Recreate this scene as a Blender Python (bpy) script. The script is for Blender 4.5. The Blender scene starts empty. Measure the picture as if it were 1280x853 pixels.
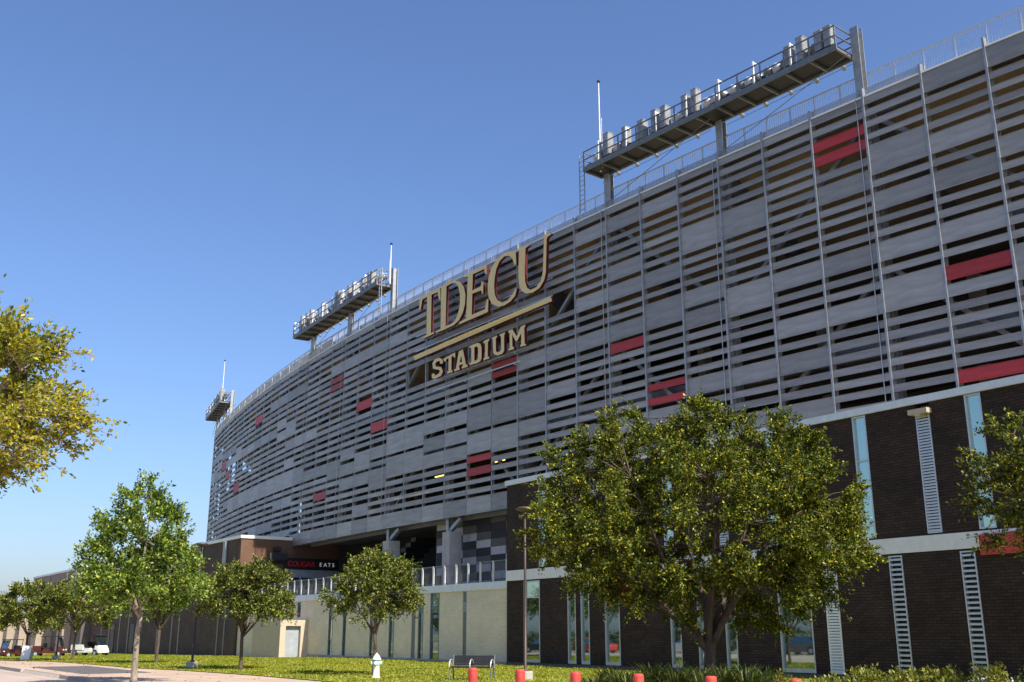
import bpy, math, random
import numpy as np
from mathutils import Vector, Matrix
from mathutils.geometry import tessellate_polygon

R = math.radians
scene = bpy.context.scene
COL = scene.collection

# ------------------------------------------------------------------ camera
PITCH = R(15.8)
CAM_H = 1.6
cam_data = bpy.data.cameras.new('camera')
cam = bpy.data.objects.new('camera', cam_data)
COL.objects.link(cam)
cam.location = (0, 0, CAM_H)
cam.rotation_euler = (R(90) + PITCH, 0, 0)
cam_data.sensor_fit = 'HORIZONTAL'
cam_data.sensor_width = 36.0
cam_data.lens = 36.0 * 1290 / 1280
cam_data.clip_start = 0.1
cam_data.clip_end = 6000
scene.camera = cam

# ------------------------------------------------------------------ frame of the stadium
# t runs along the facade (away from the camera, to the left), n runs into the building
ANG = R(34.6)
UX, UY = -math.sin(ANG), math.cos(ANG)
NX, NY = math.cos(ANG), math.sin(ANG)
DIR_T = math.atan2(UY, UX)

def W(t, n, z=0.0):
    return (UX * t + NX * n, UY * t + NY * n, z)

# ------------------------------------------------------------------ light
SUN_DELTA, SUN_EL = R(5.0), R(46)
sx = -UX * math.cos(SUN_DELTA) + NX * math.sin(SUN_DELTA)
sy = -UY * math.cos(SUN_DELTA) + NY * math.sin(SUN_DELTA)
sun_vec = Vector((sx * math.cos(SUN_EL), sy * math.cos(SUN_EL), math.sin(SUN_EL)))
sun_data = bpy.data.lights.new('sun', 'SUN')
sun_data.energy = 5.0
sun_data.angle = R(0.53)
sun_data.color = (1.0, 0.92, 0.80)
sun = bpy.data.objects.new('sun', sun_data)
COL.objects.link(sun)
sun.rotation_euler = sun_vec.to_track_quat('Z', 'Y').to_euler()

world = bpy.data.worlds.new('World')
scene.world = world
world.use_nodes = True
wn, wl = world.node_tree.nodes, world.node_tree.links
bg = wn['Background']
sky = wn.new('ShaderNodeTexSky')
sky.sky_type = 'NISHITA'
sky.sun_disc = False
sky.sun_elevation = SUN_EL
sky.sun_rotation = math.atan2(sx, sy)
sky.altitude = 0
sky.air_density = 1.15
sky.dust_density = 1.5
sky.ozone_density = 9.0
tint = wn.new('ShaderNodeMix')            # camera white balance of the clear sky, the same in every direction
tint.data_type = 'RGBA'; tint.blend_type = 'MULTIPLY'
tint.inputs[0].default_value = 1.0
tint.inputs[7].default_value = (1.07, 0.99, 1.03, 1)
wl.new(sky.outputs[0], tint.inputs[6])
wl.new(tint.outputs[2], bg.inputs[0])
bg.inputs[1].default_value = 0.111

scene.view_settings.view_transform = 'Standard'
scene.view_settings.look = 'None'
scene.view_settings.exposure = 0.68
scene.view_settings.gamma = 1.0
scene.view_settings.use_curve_mapping = False
scene.render.resolution_x = 1024
scene.render.resolution_y = 682
scene.render.engine = 'CYCLES'
scene.cycles.transparent_max_bounces = 16
scene.cycles.max_bounces = 8

# ------------------------------------------------------------------ materials
def new_mat(name):
    m = bpy.data.materials.new(name)
    m.use_nodes = True
    nt = m.node_tree
    return m, nt, nt.nodes['Principled BSDF']

def _mix(nt, a, b, fac_socket=None, fac=0.5, blend='MIX'):
    n = nt.nodes.new('ShaderNodeMix')
    n.data_type = 'RGBA'
    n.blend_type = blend
    n.inputs[0].default_value = fac
    if fac_socket is not None:
        nt.links.new(fac_socket, n.inputs[0])
    for i, v in ((6, a), (7, b)):
        if isinstance(v, tuple):
            n.inputs[i].default_value = (*v, 1) if len(v) == 3 else v
        else:
            nt.links.new(v, n.inputs[i])
    return n.outputs[2]

def _noise(nt, scale, detail=4, rough=0.6, vec=None):
    n = nt.nodes.new('ShaderNodeTexNoise')
    n.inputs['Scale'].default_value = scale
    n.inputs['Detail'].default_value = detail
    n.inputs['Roughness'].default_value = rough
    if vec is not None:
        nt.links.new(vec, n.inputs['Vector'])
    return n.outputs['Fac']

def _ramp(nt, fac, stops):
    r = nt.nodes.new('ShaderNodeValToRGB')
    el = r.color_ramp.elements
    while len(el) < len(stops):
        el.new(0.5)
    for e, (p, c) in zip(el, stops):
        e.position = p
        e.color = (*c, 1)
    nt.links.new(fac, r.inputs[0])
    return r.outputs[0]

def _coord(nt, kind='Object', scale=None):
    tc = nt.nodes.new('ShaderNodeTexCoord')
    s = tc.outputs[kind]
    if scale:
        mp = nt.nodes.new('ShaderNodeMapping')
        mp.inputs['Scale'].default_value = scale
        nt.links.new(s, mp.inputs[0])
        s = mp.outputs[0]
    return s

def _bump(nt, height, bsdf, strength=0.3, dist=0.02):
    b = nt.nodes.new('ShaderNodeBump')
    b.inputs['Strength'].default_value = strength
    b.inputs['Distance'].default_value = dist
    nt.links.new(height, b.inputs['Height'])
    nt.links.new(b.outputs[0], bsdf.inputs['Normal'])

def mat_plain(name, col, rough=0.6, metal=0.0, var=0.15, scale=3.0, spec=0.4):
    m, nt, b = new_mat(name)
    nz = _noise(nt, scale, 5, 0.65, _coord(nt))
    dark = tuple(c * (1 - var) for c in col)
    lite = tuple(min(1, c * (1 + var)) for c in col)
    nt.links.new(_ramp(nt, nz, [(0.3, dark), (0.7, lite)]), b.inputs['Base Color'])
    b.inputs['Roughness'].default_value = rough
    b.inputs['Metallic'].default_value = metal
    b.inputs['Specular IOR Level'].default_value = spec
    return m

def mat_brick(name, c1, c2, mortar, bw, bh, ms, var=0.38, rough=0.8):
    m, nt, b = new_mat(name)
    uv = _coord(nt, 'UV')
    br = nt.nodes.new('ShaderNodeTexBrick')
    br.inputs['Color1'].default_value = (*c1, 1)
    br.inputs['Color2'].default_value = (*c2, 1)
    br.inputs['Mortar'].default_value = (*mortar, 1)
    br.inputs['Scale'].default_value = 1.0
    br.inputs['Mortar Size'].default_value = ms
    br.inputs['Mortar Smooth'].default_value = 0.2
    br.inputs['Brick Width'].default_value = bw
    br.inputs['Row Height'].default_value = bh
    nt.links.new(uv, br.inputs['Vector'])
    nz = _noise(nt, 0.7, 6, 0.7, uv)
    st = _ramp(nt, nz, [(0.3, (1 - var,) * 3), (0.7, (1 + var * 0.6,) * 3)])
    col = _mix(nt, br.outputs['Color'], st, fac=1.0, blend='MULTIPLY')
    nt.links.new(col, b.inputs['Base Color'])
    b.inputs['Roughness'].default_value = rough
    b.inputs['Specular IOR Level'].default_value = 0.25
    inv = nt.nodes.new('ShaderNodeMath'); inv.operation = 'SUBTRACT'
    inv.inputs[0].default_value = 1.0
    nt.links.new(br.outputs['Fac'], inv.inputs[1])
    _bump(nt, inv.outputs[0], b, 0.6, 0.012)
    return m

def mat_perforated(name, col, cover=0.85, rough=0.45, metal=0.35):
    """punched sheet metal: the holes are far below a pixel, so they thin the sheet evenly"""
    m, nt, b = new_mat(name)
    uv = _coord(nt, 'UV')
    oi = nt.nodes.new('ShaderNodeObjectInfo')
    geo = nt.nodes.new('ShaderNodeNewGeometry')
    nz = _noise(nt, 1.0, 5, 0.6, _coord(nt, 'UV', (0.6, 3.5, 1)))
    rnd = nt.nodes.new('ShaderNodeMath'); rnd.operation = 'ADD'
    nt.links.new(oi.outputs['Random'], rnd.inputs[0])
    nt.links.new(geo.outputs['Random Per Island'], rnd.inputs[1])
    frac = nt.nodes.new('ShaderNodeMath'); frac.operation = 'FRACT'
    nt.links.new(rnd.outputs[0], frac.inputs[0])
    tone = _ramp(nt, frac.outputs[0], [(0.0, tuple(c * 0.74 for c in col)), (1.0, tuple(c * 1.16 for c in col))])
    streak = _ramp(nt, nz, [(0.28, (0.74,) * 3), (0.72, (1.14,) * 3)])
    c = _mix(nt, tone, streak, fac=1.0, blend='MULTIPLY')
    nt.links.new(c, b.inputs['Base Color'])
    b.inputs['Roughness'].default_value = rough
    b.inputs['Metallic'].default_value = metal
    # rib lines along the sheet
    wv = nt.nodes.new('ShaderNodeTexWave')
    wv.wave_type = 'BANDS'; wv.bands_direction = 'X'
    wv.inputs['Scale'].default_value = 3.2
    nt.links.new(uv, wv.inputs['Vector'])
    _bump(nt, wv.outputs['Fac'], b, 0.25, 0.01)
    tr = nt.nodes.new('ShaderNodeBsdfTransparent')
    mx = nt.nodes.new('ShaderNodeMixShader')
    mx.inputs[0].default_value = cover
    nt.links.new(tr.outputs[0], mx.inputs[1])
    nt.links.new(b.outputs[0], mx.inputs[2])
    nt.links.new(mx.outputs[0], nt.nodes['Material Output'].inputs[0])
    return m

def mat_glass(name, tint, refl=0.5, base=(0.015, 0.03, 0.032)):
    """coated facade glass: a mirror layer over dark, slightly wavy"""
    m, nt, b = new_mat(name)
    b.inputs['Base Color'].default_value = (*base, 1)
    b.inputs['Roughness'].default_value = 0.04
    b.inputs['Specular IOR Level'].default_value = 0.6
    g = nt.nodes.new('ShaderNodeBsdfGlossy')
    g.inputs['Color'].default_value = (*tint, 1)
    g.inputs['Roughness'].default_value = 0.02
    bp = nt.nodes.new('ShaderNodeBump')
    bp.inputs['Strength'].default_value = 0.05
    bp.inputs['Distance'].default_value = 0.02
    nt.links.new(_noise(nt, 0.9, 1, 0.4, _coord(nt)), bp.inputs['Height'])
    nt.links.new(bp.outputs[0], g.inputs['Normal'])
    mx = nt.nodes.new('ShaderNodeMixShader')
    mx.inputs[0].default_value = refl
    nt.links.new(b.outputs[0], mx.inputs[1])
    nt.links.new(g.outputs[0], mx.inputs[2])
    nt.links.new(mx.outputs[0], nt.nodes['Material Output'].inputs[0])
    return m

def mat_leaf(name, stops, trans=0.35, patch=None, gloss=0.045):
    m, nt, b = new_mat(name)
    geo = nt.nodes.new('ShaderNodeNewGeometry')
    c = _ramp(nt, geo.outputs['Random Per Island'], stops)
    if patch:
        nz = _noise(nt, patch[0], 3, 0.6, _coord(nt))
        f = _ramp(nt, nz, [(patch[1], (0, 0, 0)), (patch[1] + 0.14, (1, 1, 1))])
        c = _mix(nt, c, patch[2], fac_socket=f)
    dif = nt.nodes.new('ShaderNodeBsdfDiffuse')
    tl = nt.nodes.new('ShaderNodeBsdfTranslucent')
    gl = nt.nodes.new('ShaderNodeBsdfGlossy')
    gl.inputs['Roughness'].default_value = 0.5
    gl.inputs['Color'].default_value = (0.8, 0.85, 0.6, 1)
    nt.links.new(c, dif.inputs['Color'])
    warm = _mix(nt, c, (1.35, 1.3, 0.5), fac=1.0, blend='MULTIPLY')
    nt.links.new(warm, tl.inputs['Color'])
    m1 = nt.nodes.new('ShaderNodeMixShader'); m1.inputs[0].default_value = trans
    nt.links.new(dif.outputs[0], m1.inputs[1]); nt.links.new(tl.outputs[0], m1.inputs[2])
    m2 = nt.nodes.new('ShaderNodeMixShader'); m2.inputs[0].default_value = gloss
    nt.links.new(m1.outputs[0], m2.inputs[1]); nt.links.new(gl.outputs[0], m2.inputs[2])
    nt.links.new(m2.outputs[0], nt.nodes['Material Output'].inputs[0])
    return m

def mat_bark(name, c1, c2):
    m, nt, b = new_mat(name)
    nz = _noise(nt, 9, 6, 0.7, _coord(nt, 'Object', (1, 1, 0.3)))
    nt.links.new(_ramp(nt, nz, [(0.35, c1), (0.68, c2)]), b.inputs['Base Color'])
    b.inputs['Roughness'].default_value = 0.9
    _bump(nt, nz, b, 0.7, 0.03)
    return m

def mat_ground(name, c1, c2, c3, s1, s2, bump=0.3, rough=0.9):
    m, nt, b = new_mat(name)
    co = _coord(nt)
    a = _ramp(nt, _noise(nt, s1, 6, 0.7, co), [(0.32, c1), (0.68, c2)])
    f = _ramp(nt, _noise(nt, s2, 5, 0.65, co), [(0.42, (0, 0, 0)), (0.7, (1, 1, 1))])
    nt.links.new(_mix(nt, a, c3, fac_socket=f), b.inputs['Base Color'])
    b.inputs['Roughness'].default_value = rough
    b.inputs['Specular IOR Level'].default_value = 0.2
    _bump(nt, _noise(nt, s1 * 3, 5, 0.7, co), b, bump, 0.03)
    return m

def mat_emit(name, col, strength):
    m, nt, b = new_mat(name)
    b.inputs['Base Color'].default_value = (*col, 1)
    b.inputs['Emission Color'].default_value = (*col, 1)
    b.inputs['Emission Strength'].default_value = strength
    return m

M = {
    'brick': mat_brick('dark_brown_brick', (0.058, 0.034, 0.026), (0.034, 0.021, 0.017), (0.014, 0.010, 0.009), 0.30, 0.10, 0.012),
    'brick_far': mat_brick('haze_paled_brown_brick', (0.115, 0.075, 0.06), (0.085, 0.057, 0.047), (0.05, 0.036, 0.03), 0.30, 0.10, 0.012),  # same brick farther off, distance haze put into the colour
    'bronze': mat_plain('dark_bronze_paint', (0.075, 0.055, 0.045), 0.5, 0.3, 0.1),
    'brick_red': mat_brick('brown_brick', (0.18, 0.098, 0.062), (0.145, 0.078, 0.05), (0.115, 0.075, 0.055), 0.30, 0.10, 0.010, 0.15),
    'brick_tan': mat_brick('tan_masonry', (0.74, 0.65, 0.50), (0.67, 0.59, 0.45), (0.60, 0.53, 0.405), 0.40, 0.10, 0.012, 0.14),
    'cream': mat_plain('cream_stone', (0.46, 0.39, 0.295), 0.8, var=0.08),
    'bay_stone': mat_plain('weathered_bay_stone', (0.33, 0.28, 0.21), 0.85, 0, 0.12),
    'coping': mat_plain('pale_blue_grey_coping_metal', (0.62, 0.65, 0.68), 0.45, 0.1, 0.08),
    'band': mat_plain('pale_grey_stone_band', (0.70, 0.68, 0.67), 0.7, 0, 0.08),
    'alu': mat_plain('aluminium', (0.52, 0.54, 0.57), 0.4, 0.5, 0.1),
    'white': mat_plain('white_paint', (0.74, 0.74, 0.72), 0.45, 0, 0.06),
    'box_grey': mat_plain('weathered_grey_box', (0.27, 0.27, 0.265), 0.55, 0.1, 0.3, 5),
    'galv': mat_plain('galvanised_steel', (0.33, 0.34, 0.35), 0.45, 0.55, 0.22, 4),
    'steel': mat_plain('dull_grey_steel', (0.17, 0.18, 0.19), 0.5, 0.5, 0.2, 4),
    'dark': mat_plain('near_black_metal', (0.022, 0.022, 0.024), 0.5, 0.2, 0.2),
    'interior': mat_plain('dim_interior', (0.02, 0.02, 0.022), 0.9, 0, 0.2),  # near-black colour carries the dimness behind openings
    'concrete': mat_plain('concrete', (0.36, 0.345, 0.32), 0.85, 0, 0.15, 2),
    'deck': mat_plain('buff_deck_concrete', (0.33, 0.24, 0.14), 0.9, 0, 0.22, 0.6),
    'panel': mat_perforated('perforated_grey_panel', (0.405, 0.38, 0.36), 0.79),
    'panel_red': mat_perforated('perforated_red_panel', (0.44, 0.04, 0.045), 0.90, 0.5, 0.05),
    'mesh_strip': mat_perforated('open_wire_mesh', (0.34, 0.36, 0.40), 0.46),
    'sunlit_mesh': mat_perforated('sunlit_buff_mesh', (0.55, 0.47, 0.36), 0.72),  # sunlit deck wall behind is put into the mesh colour
    'glass': mat_glass('facade_glass', (0.66, 0.84, 0.84), 0.40),
    'glass_teal': mat_glass('teal_spandrel_glass', (0.72, 0.86, 0.74), 0.5, (0.20, 0.33, 0.31)),
    'gold': mat_plain('gold_sign_face', (0.72, 0.55, 0.245), 0.45, 0.1, 0.06),
    'maroon': mat_plain('dark_red_sign_return', (0.085, 0.006, 0.010), 0.5, 0, 0.1),
    'red': mat_plain('red_paint', (0.48, 0.055, 0.04), 0.6, 0, 0.28, 14),
    'red_dark': mat_plain('dark_red_paint', (0.075, 0.014, 0.013), 0.5, 0, 0.15),
    'tile_a': mat_plain('pale_checker_tile', (0.42, 0.40, 0.40), 0.7),
    'tile_b': mat_plain('brown_checker_tile', (0.10, 0.09, 0.082), 0.7),
    'tile_c': mat_plain('black_checker_tile', (0.026, 0.023, 0.026), 0.7),
    'store': mat_plain('grey_storefront', (0.30, 0.33, 0.36), 0.5),
    'rubber': mat_plain('tyre_rubber', (0.018, 0.018, 0.018), 0.9),
    'bark': mat_bark('grey_brown_bark', (0.045, 0.032, 0.024), (0.125, 0.092, 0.068)),
    'bark_pale': mat_bark('pale_bark', (0.13, 0.105, 0.08), (0.34, 0.29, 0.23)),
    'lawn': mat_ground('lawn', (0.18, 0.22, 0.026), (0.28, 0.30, 0.04), (0.38, 0.34, 0.08), 2.5, 0.25, 0.6),
    'walk': mat_ground('sidewalk_concrete', (0.46, 0.345, 0.26), (0.54, 0.41, 0.31), (0.42, 0.32, 0.24), 1.2, 0.2, 0.12),
    'road': mat_ground('road_concrete', (0.44, 0.35, 0.29), (0.50, 0.40, 0.335), (0.38, 0.31, 0.26), 0.9, 0.12, 0.15),
    'asphalt': mat_ground('asphalt', (0.10, 0.095, 0.092), (0.15, 0.14, 0.135), (0.12, 0.11, 0.105), 3, 0.3, 0.2),
    'kerb': mat_plain('kerb_concrete', (0.36, 0.31, 0.26), 0.9, 0, 0.15),
    'ground': mat_ground('far_ground', (0.10, 0.12, 0.045), (0.17, 0.165, 0.08), (0.26, 0.23, 0.18), 0.05, 0.01, 0.1),
    'tube': mat_emit('lit_tube', (1.0, 0.66, 0.16), 1.5),
    'led_red': mat_emit('red_led', (0.45, 0.012, 0.016), 0.05),
    'led_white': mat_emit('white_led', (0.7, 0.7, 0.7), 0.18),
}
M['leaf_big'] = mat_leaf('olive_green_leaves', [(0.0, (0.012, 0.022, 0.004)), (0.42, (0.045, 0.07, 0.009)), (0.8, (0.15, 0.185, 0.018)), (1.0, (0.50, 0.43, 0.03))], 0.20, gloss=0.03)  # ramp ends put sun highlights and shade into the leaf tones
M['leaf_green'] = mat_leaf('fresh_green_leaves', [(0.0, (0.022, 0.05, 0.008)), (0.5, (0.095, 0.165, 0.02)), (0.85, (0.24, 0.33, 0.04)), (1.0, (0.42, 0.44, 0.07))], 0.24)
M['leaf_dark'] = mat_leaf('mid_green_leaves', [(0.0, (0.018, 0.032, 0.008)), (0.5, (0.065, 0.09, 0.016)), (0.85, (0.21, 0.245, 0.034)), (1.0, (0.40, 0.36, 0.06))], 0.2)
M['leaf_gold'] = mat_leaf('golden_leaves', [(0.0, (0.05, 0.085, 0.008)), (0.35, (0.21, 0.23, 0.014)), (0.8, (0.46, 0.40, 0.016)), (1.0, (0.52, 0.36, 0.02))], 0.40, (0.40, 0.50, (0.085, 0.125, 0.012)))
M['leaf_strap'] = mat_leaf('strap_leaves', [(0.0, (0.015, 0.03, 0.008)), (0.6, (0.045, 0.07, 0.014)), (1.0, (0.16, 0.18, 0.05))], 0.22)
M['leaf_hedge'] = mat_leaf('hedge_leaves', [(0.0, (0.06, 0.085, 0.012)), (0.5, (0.17, 0.19, 0.022)), (1.0, (0.32, 0.30, 0.05))], 0.35)
M['leaf_grass'] = mat_leaf('grass_blades', [(0.0, (0.13, 0.18, 0.018)), (0.5, (0.27, 0.30, 0.030)), (1.0, (0.46, 0.42, 0.075))], 0.45, patch=(0.5, 0.52, (0.13, 0.19, 0.02)), gloss=0.02)
M['leaf_brown'] = mat_leaf('dead_leaves', [(0.0, (0.12, 0.03, 0.012)), (1.0, (0.34, 0.10, 0.03))], 0.3)
M['petal'] = mat_leaf('white_petals', [(0.0, (0.7, 0.68, 0.62)), (1.0, (0.85, 0.85, 0.8))], 0.3)
M['petal_red'] = mat_leaf('red_petals', [(0.0, (0.4, 0.02, 0.03)), (1.0, (0.6, 0.05, 0.05))], 0.3)

# ------------------------------------------------------------------ mesh helpers
def tag(o, label=None, cat=None, group=None, kind=None):
    if label: o['label'] = label
    if cat: o['category'] = cat
    if group: o['group'] = group
    if kind: o['kind'] = kind
    return o

def empty(name, loc, label=None, cat=None, group=None):
    o = bpy.data.objects.new(name, None)
    o.empty_display_size = 0.3
    o.location = loc
    COL.objects.link(o)
    return tag(o, label, cat, group)

def world_loc(o):
    v = Vector((0, 0, 0))
    while o is not None:
        v += Vector(o.location)
        o = o.parent
    return v

def auto_uv(me):
    nv, nl = len(me.vertices), len(me.loops)
    if not nl:
        return
    co = np.empty(nv * 3, np.float32); me.vertices.foreach_get('co', co); co = co.reshape(-1, 3)
    li = np.empty(nl, np.int32); me.loops.foreach_get('vertex_index', li)
    npoly = len(me.polygons)
    nr = np.empty(npoly * 3, np.float32); me.polygons.foreach_get('normal', nr); nr = nr.reshape(-1, 3)
    tot = np.empty(npoly, np.int32); me.polygons.foreach_get('loop_total', tot)
    ln = np.repeat(nr, tot, axis=0)
    p = co[li]
    h = np.hypot(ln[:, 0], ln[:, 1]) + 1e-9
    u = np.where(np.abs(ln[:, 2]) > 0.7, p[:, 0], (-ln[:, 1] * p[:, 0] + ln[:, 0] * p[:, 1]) / h)
    v = np.where(np.abs(ln[:, 2]) > 0.7, p[:, 1], p[:, 2])
    uv = me.uv_layers.new(name='UVMap')
    uv.data.foreach_set('uv', np.stack([u, v], 1).astype(np.float32).ravel())

class MB:
    """collects faces in world coordinates and links them as one mesh object"""
    def __init__(s):
        s.v = []; s.f = []
    def add(s, vs, fs):
        o = len(s.v)
        s.v += [tuple(p) for p in vs]
        s.f += [tuple(i + o for i in f) for f in fs]
        return s
    def hexa(s, c):      # 8 corners: bottom ring 0-3 (counter-clockwise), top ring 4-7
        return s.add(c, [(3, 2, 1, 0), (4, 5, 6, 7), (0, 1, 5, 4), (1, 2, 6, 5), (2, 3, 7, 6), (3, 0, 4, 7)])
    def box(s, x0, x1, y0, y1, z0, z1):
        return s.hexa([(x0, y0, z0), (x1, y0, z0), (x1, y1, z0), (x0, y1, z0), (x0, y0, z1), (x1, y0, z1), (x1, y1, z1), (x0, y1, z1)])
    def tn(s, t0, t1, n0, n1, z0, z1):
        # t points left, n points away: (t0,n0) (t0,n1)... keep counter-clockwise seen from above
        return s.hexa([W(t1, n0, z0), W(t0, n0, z0), W(t0, n1, z0), W(t1, n1, z0), W(t1, n0, z1), W(t0, n0, z1), W(t0, n1, z1), W(t1, n1, z1)])
    def tube(s, pts, rad, k=8, cap=True):
        pts = [Vector(p) for p in pts]
        n = len(pts)
        rad = rad if hasattr(rad, '__len__') else [rad] * n
        o = len(s.v)
        prev = None
        for i, p in enumerate(pts):
            d = (pts[min(i + 1, n - 1)] - pts[max(i - 1, 0)]).normalized()
            a = prev if prev is not None else (Vector((1, 0, 0)) if abs(d.z) > 0.8 else Vector((0, 0, 1)))
            x = (a - d * a.dot(d)).normalized()
            prev = x
            y = d.cross(x)
            for j in range(k):
                an = 2 * math.pi * j / k
                s.v.append(tuple(p + (x * math.cos(an) + y * math.sin(an)) * rad[i]))
        for i in range(n - 1):
            for j in range(k):
                a, b = o + i * k + j, o + i * k + (j + 1) % k
                s.f.append((a, b, b + k, a + k))
        if cap:
            s.f.append(tuple(o + j for j in reversed(range(k))))
            s.f.append(tuple(o + (n - 1) * k + j for j in range(k)))
        return s
    def bar(s, p, q, w, h=None):
        """rectangular bar from p to q"""
        h = h or w
        p, q = Vector(p), Vector(q)
        d = (q - p).normalized()
        up = Vector((0, 0, 1)) if abs(d.z) < 0.95 else Vector((NX, NY, 0))
        x = d.cross(up).normalized() * (w / 2)
        y = x.cross(d).normalized() * (h / 2)
        return s.hexa([p - x - y, p + x - y, p + x + y, p - x + y, q - x - y, q + x - y, q + x + y, q - x + y])
    def lathe(s, base, prof, k=14):
        """prof: (radius, z) pairs about a vertical axis through base"""
        o = len(s.v)
        for r, z in prof:
            for j in range(k):
                a = 2 * math.pi * j / k
                s.v.append((base[0] + r * math.cos(a), base[1] + r * math.sin(a), base[2] + z))
        for i in range(len(prof) - 1):
            for j in range(k):
                a, b = o + i * k + j, o + i * k + (j + 1) % k
                s.f.append((a, b, b + k, a + k))
        s.f.append(tuple(o + j for j in reversed(range(k))))
        s.f.append(tuple(o + (len(prof) - 1) * k + j for j in range(k)))
        return s
    def mesh(s, name, mat, origin=(0, 0, 0)):
        o = Vector(origin)
        me = bpy.data.meshes.new(name)
        me.from_pydata([(x - o.x, y - o.y, z - o.z) for x, y, z in s.v], [], s.f)
        me.update()
        auto_uv(me)
        if mat is not None:
            me.materials.append(M[mat] if isinstance(mat, str) else mat)
        return me
    def build(s, name, mat, parent=None, smooth=False):
        org = world_loc(parent) if parent else Vector((0, 0, 0))
        me = s.mesh(name, mat, org)
        if smooth:
            me.polygons.foreach_set('use_smooth', [True] * len(me.polygons))
        ob = bpy.data.objects.new(name, me)
        ob.parent = parent
        COL.objects.link(ob)
        return ob
    def build_at(s, name, mat, loc, smooth=False):
        """top-level object whose origin is loc"""
        me = s.mesh(name, mat, loc)
        if smooth:
            me.polygons.foreach_set('use_smooth', [True] * len(me.polygons))
        ob = bpy.data.objects.new(name, me)
        ob.location = loc
        COL.objects.link(ob)
        return ob

def link_mesh(name, me, loc=(0, 0, 0), rotz=0, parent=None):
    ob = bpy.data.objects.new(name, me)
    ob.location = loc
    ob.rotation_euler = (0, 0, rotz)
    ob.parent = parent
    COL.objects.link(ob)
    return ob

def quads_mesh(name, verts, mat, parent_loc=(0, 0, 0)):
    """verts: (n,4,3) array, one quad per leaf"""
    n = len(verts)
    me = bpy.data.meshes.new(name)
    me.vertices.add(n * 4)
    me.loops.add(n * 4)
    me.polygons.add(n)
    me.vertices.foreach_set('co', (verts - np.array(parent_loc)).astype(np.float32).ravel())
    me.loops.foreach_set('vertex_index', np.arange(n * 4, dtype=np.int32))
    me.polygons.foreach_set('loop_start', np.arange(0, n * 4, 4, dtype=np.int32))
    me.polygons.foreach_set('loop_total', np.full(n, 4, np.int32))
    me.update()
    me.materials.append(M[mat])
    return me

def copy_tree(o, parent=None):
    c = o.copy()
    COL.objects.link(c)
    c.parent = parent
    for ch in list(o.children):
        copy_tree(ch, c)
    return c

# ------------------------------------------------------------------ terrain
def zg(t):
    return -0.0105 * min(max(0.0, t - 62), 110)

def strip(name, mat, na, nb, t0, t1, dz, step=4.0, kind='structure'):
    mb = MB()
    k = int((t1 - t0) / step) + 1
    for i in range(k + 1):
        t = t0 + (t1 - t0) * i / k
        a = na(t) if callable(na) else na
        b = nb(t) if callable(nb) else nb
        mb.v.append(W(t, a, zg(t) + dz)); mb.v.append(W(t, b, zg(t) + dz))
    for i in range(k):
        mb.f.append((2 * i + 2, 2 * i, 2 * i + 1, 2 * i + 3))
    o = mb.build(name, mat)
    o['kind'] = kind
    return o

edge_pts = [(-40, 15.9), (30, 15.8), (41, 15.7), (47, 15.2), (53, 14.2), (63, 14.0), (71, 14.3), (78, 12.9), (90, 12.6), (220, 12.5)]
def lawn_edge(t):
    for (a, va), (b, vb) in zip(edge_pts, edge_pts[1:]):
        if t <= b:
            f = max(0, (t - a) / (b - a))
            return va + (vb - va) * f
    return edge_pts[-1][1]

def add_joints(mat, size):
    nt = mat.node_tree; b = nt.nodes['Principled BSDF']
    src_ = b.inputs['Base Color'].links[0].from_socket
    tc = nt.nodes.new('ShaderNodeTexCoord'); mp = nt.nodes.new('ShaderNodeMapping')
    mp.inputs['Rotation'].default_value = (0, 0, -DIR_T)
    nt.links.new(tc.outputs['Object'], mp.inputs[0])
    br = nt.nodes.new('ShaderNodeTexBrick'); br.offset = 0
    br.inputs['Scale'].default_value = 1.0; br.inputs['Mortar Size'].default_value = 0.02
    br.inputs['Brick Width'].default_value = size; br.inputs['Row Height'].default_value = size
    br.inputs['Color1'].default_value = (1, 1, 1, 1); br.inputs['Color2'].default_value = (.90, .89, .88, 1); br.inputs['Mortar'].default_value = (.45, .42, .4, 1)
    nt.links.new(mp.outputs[0], br.inputs['Vector'])
    nt.links.new(_mix(nt, src_, br.outputs['Color'], fac=1.0, blend='MULTIPLY'), b.inputs['Base Color'])
add_joints(M['walk'], 1.6); add_joints(M['road'], 4.5)

# one big sheet to the horizon, then the road, sidewalk and lawn on it
g = MB()
ts = [-3000, -400, -100, 0, 62, 90, 120, 172, 300, 800, 3500]
ns = [-3000, -300, -60, 0, 60, 300, 3000]
for t in ts:
    for n in ns:
        g.v.append(W(t, n, zg(t) - 0.30))
for i in range(len(ts) - 1):
    for j in range(len(ns) - 1):
        a = i * len(ns) + j
        g.f.append((a + len(ns), a, a + 1, a + len(ns) + 1))
g.build('ground', 'ground')['kind'] = 'structure'
strip('road', 'road', -9.0, 9.62, -60, 230, -0.13)
strip('sidewalk', 'walk', 9.78, lambda t: lawn_edge(t) + 0.06, -60, 230, 0.0, 3.0)
strip('lawn', 'lawn', lawn_edge, 31.6, -40, 132, 0.03, 1.5)
strip('paved_yard', 'walk', lambda t: 12.6, 31.6, 132, 230, 0.004)
strip('driveway_apron', 'asphalt', 10.6, 13.4, 46.0, 57.0, 0.006)
kb = MB()
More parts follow.
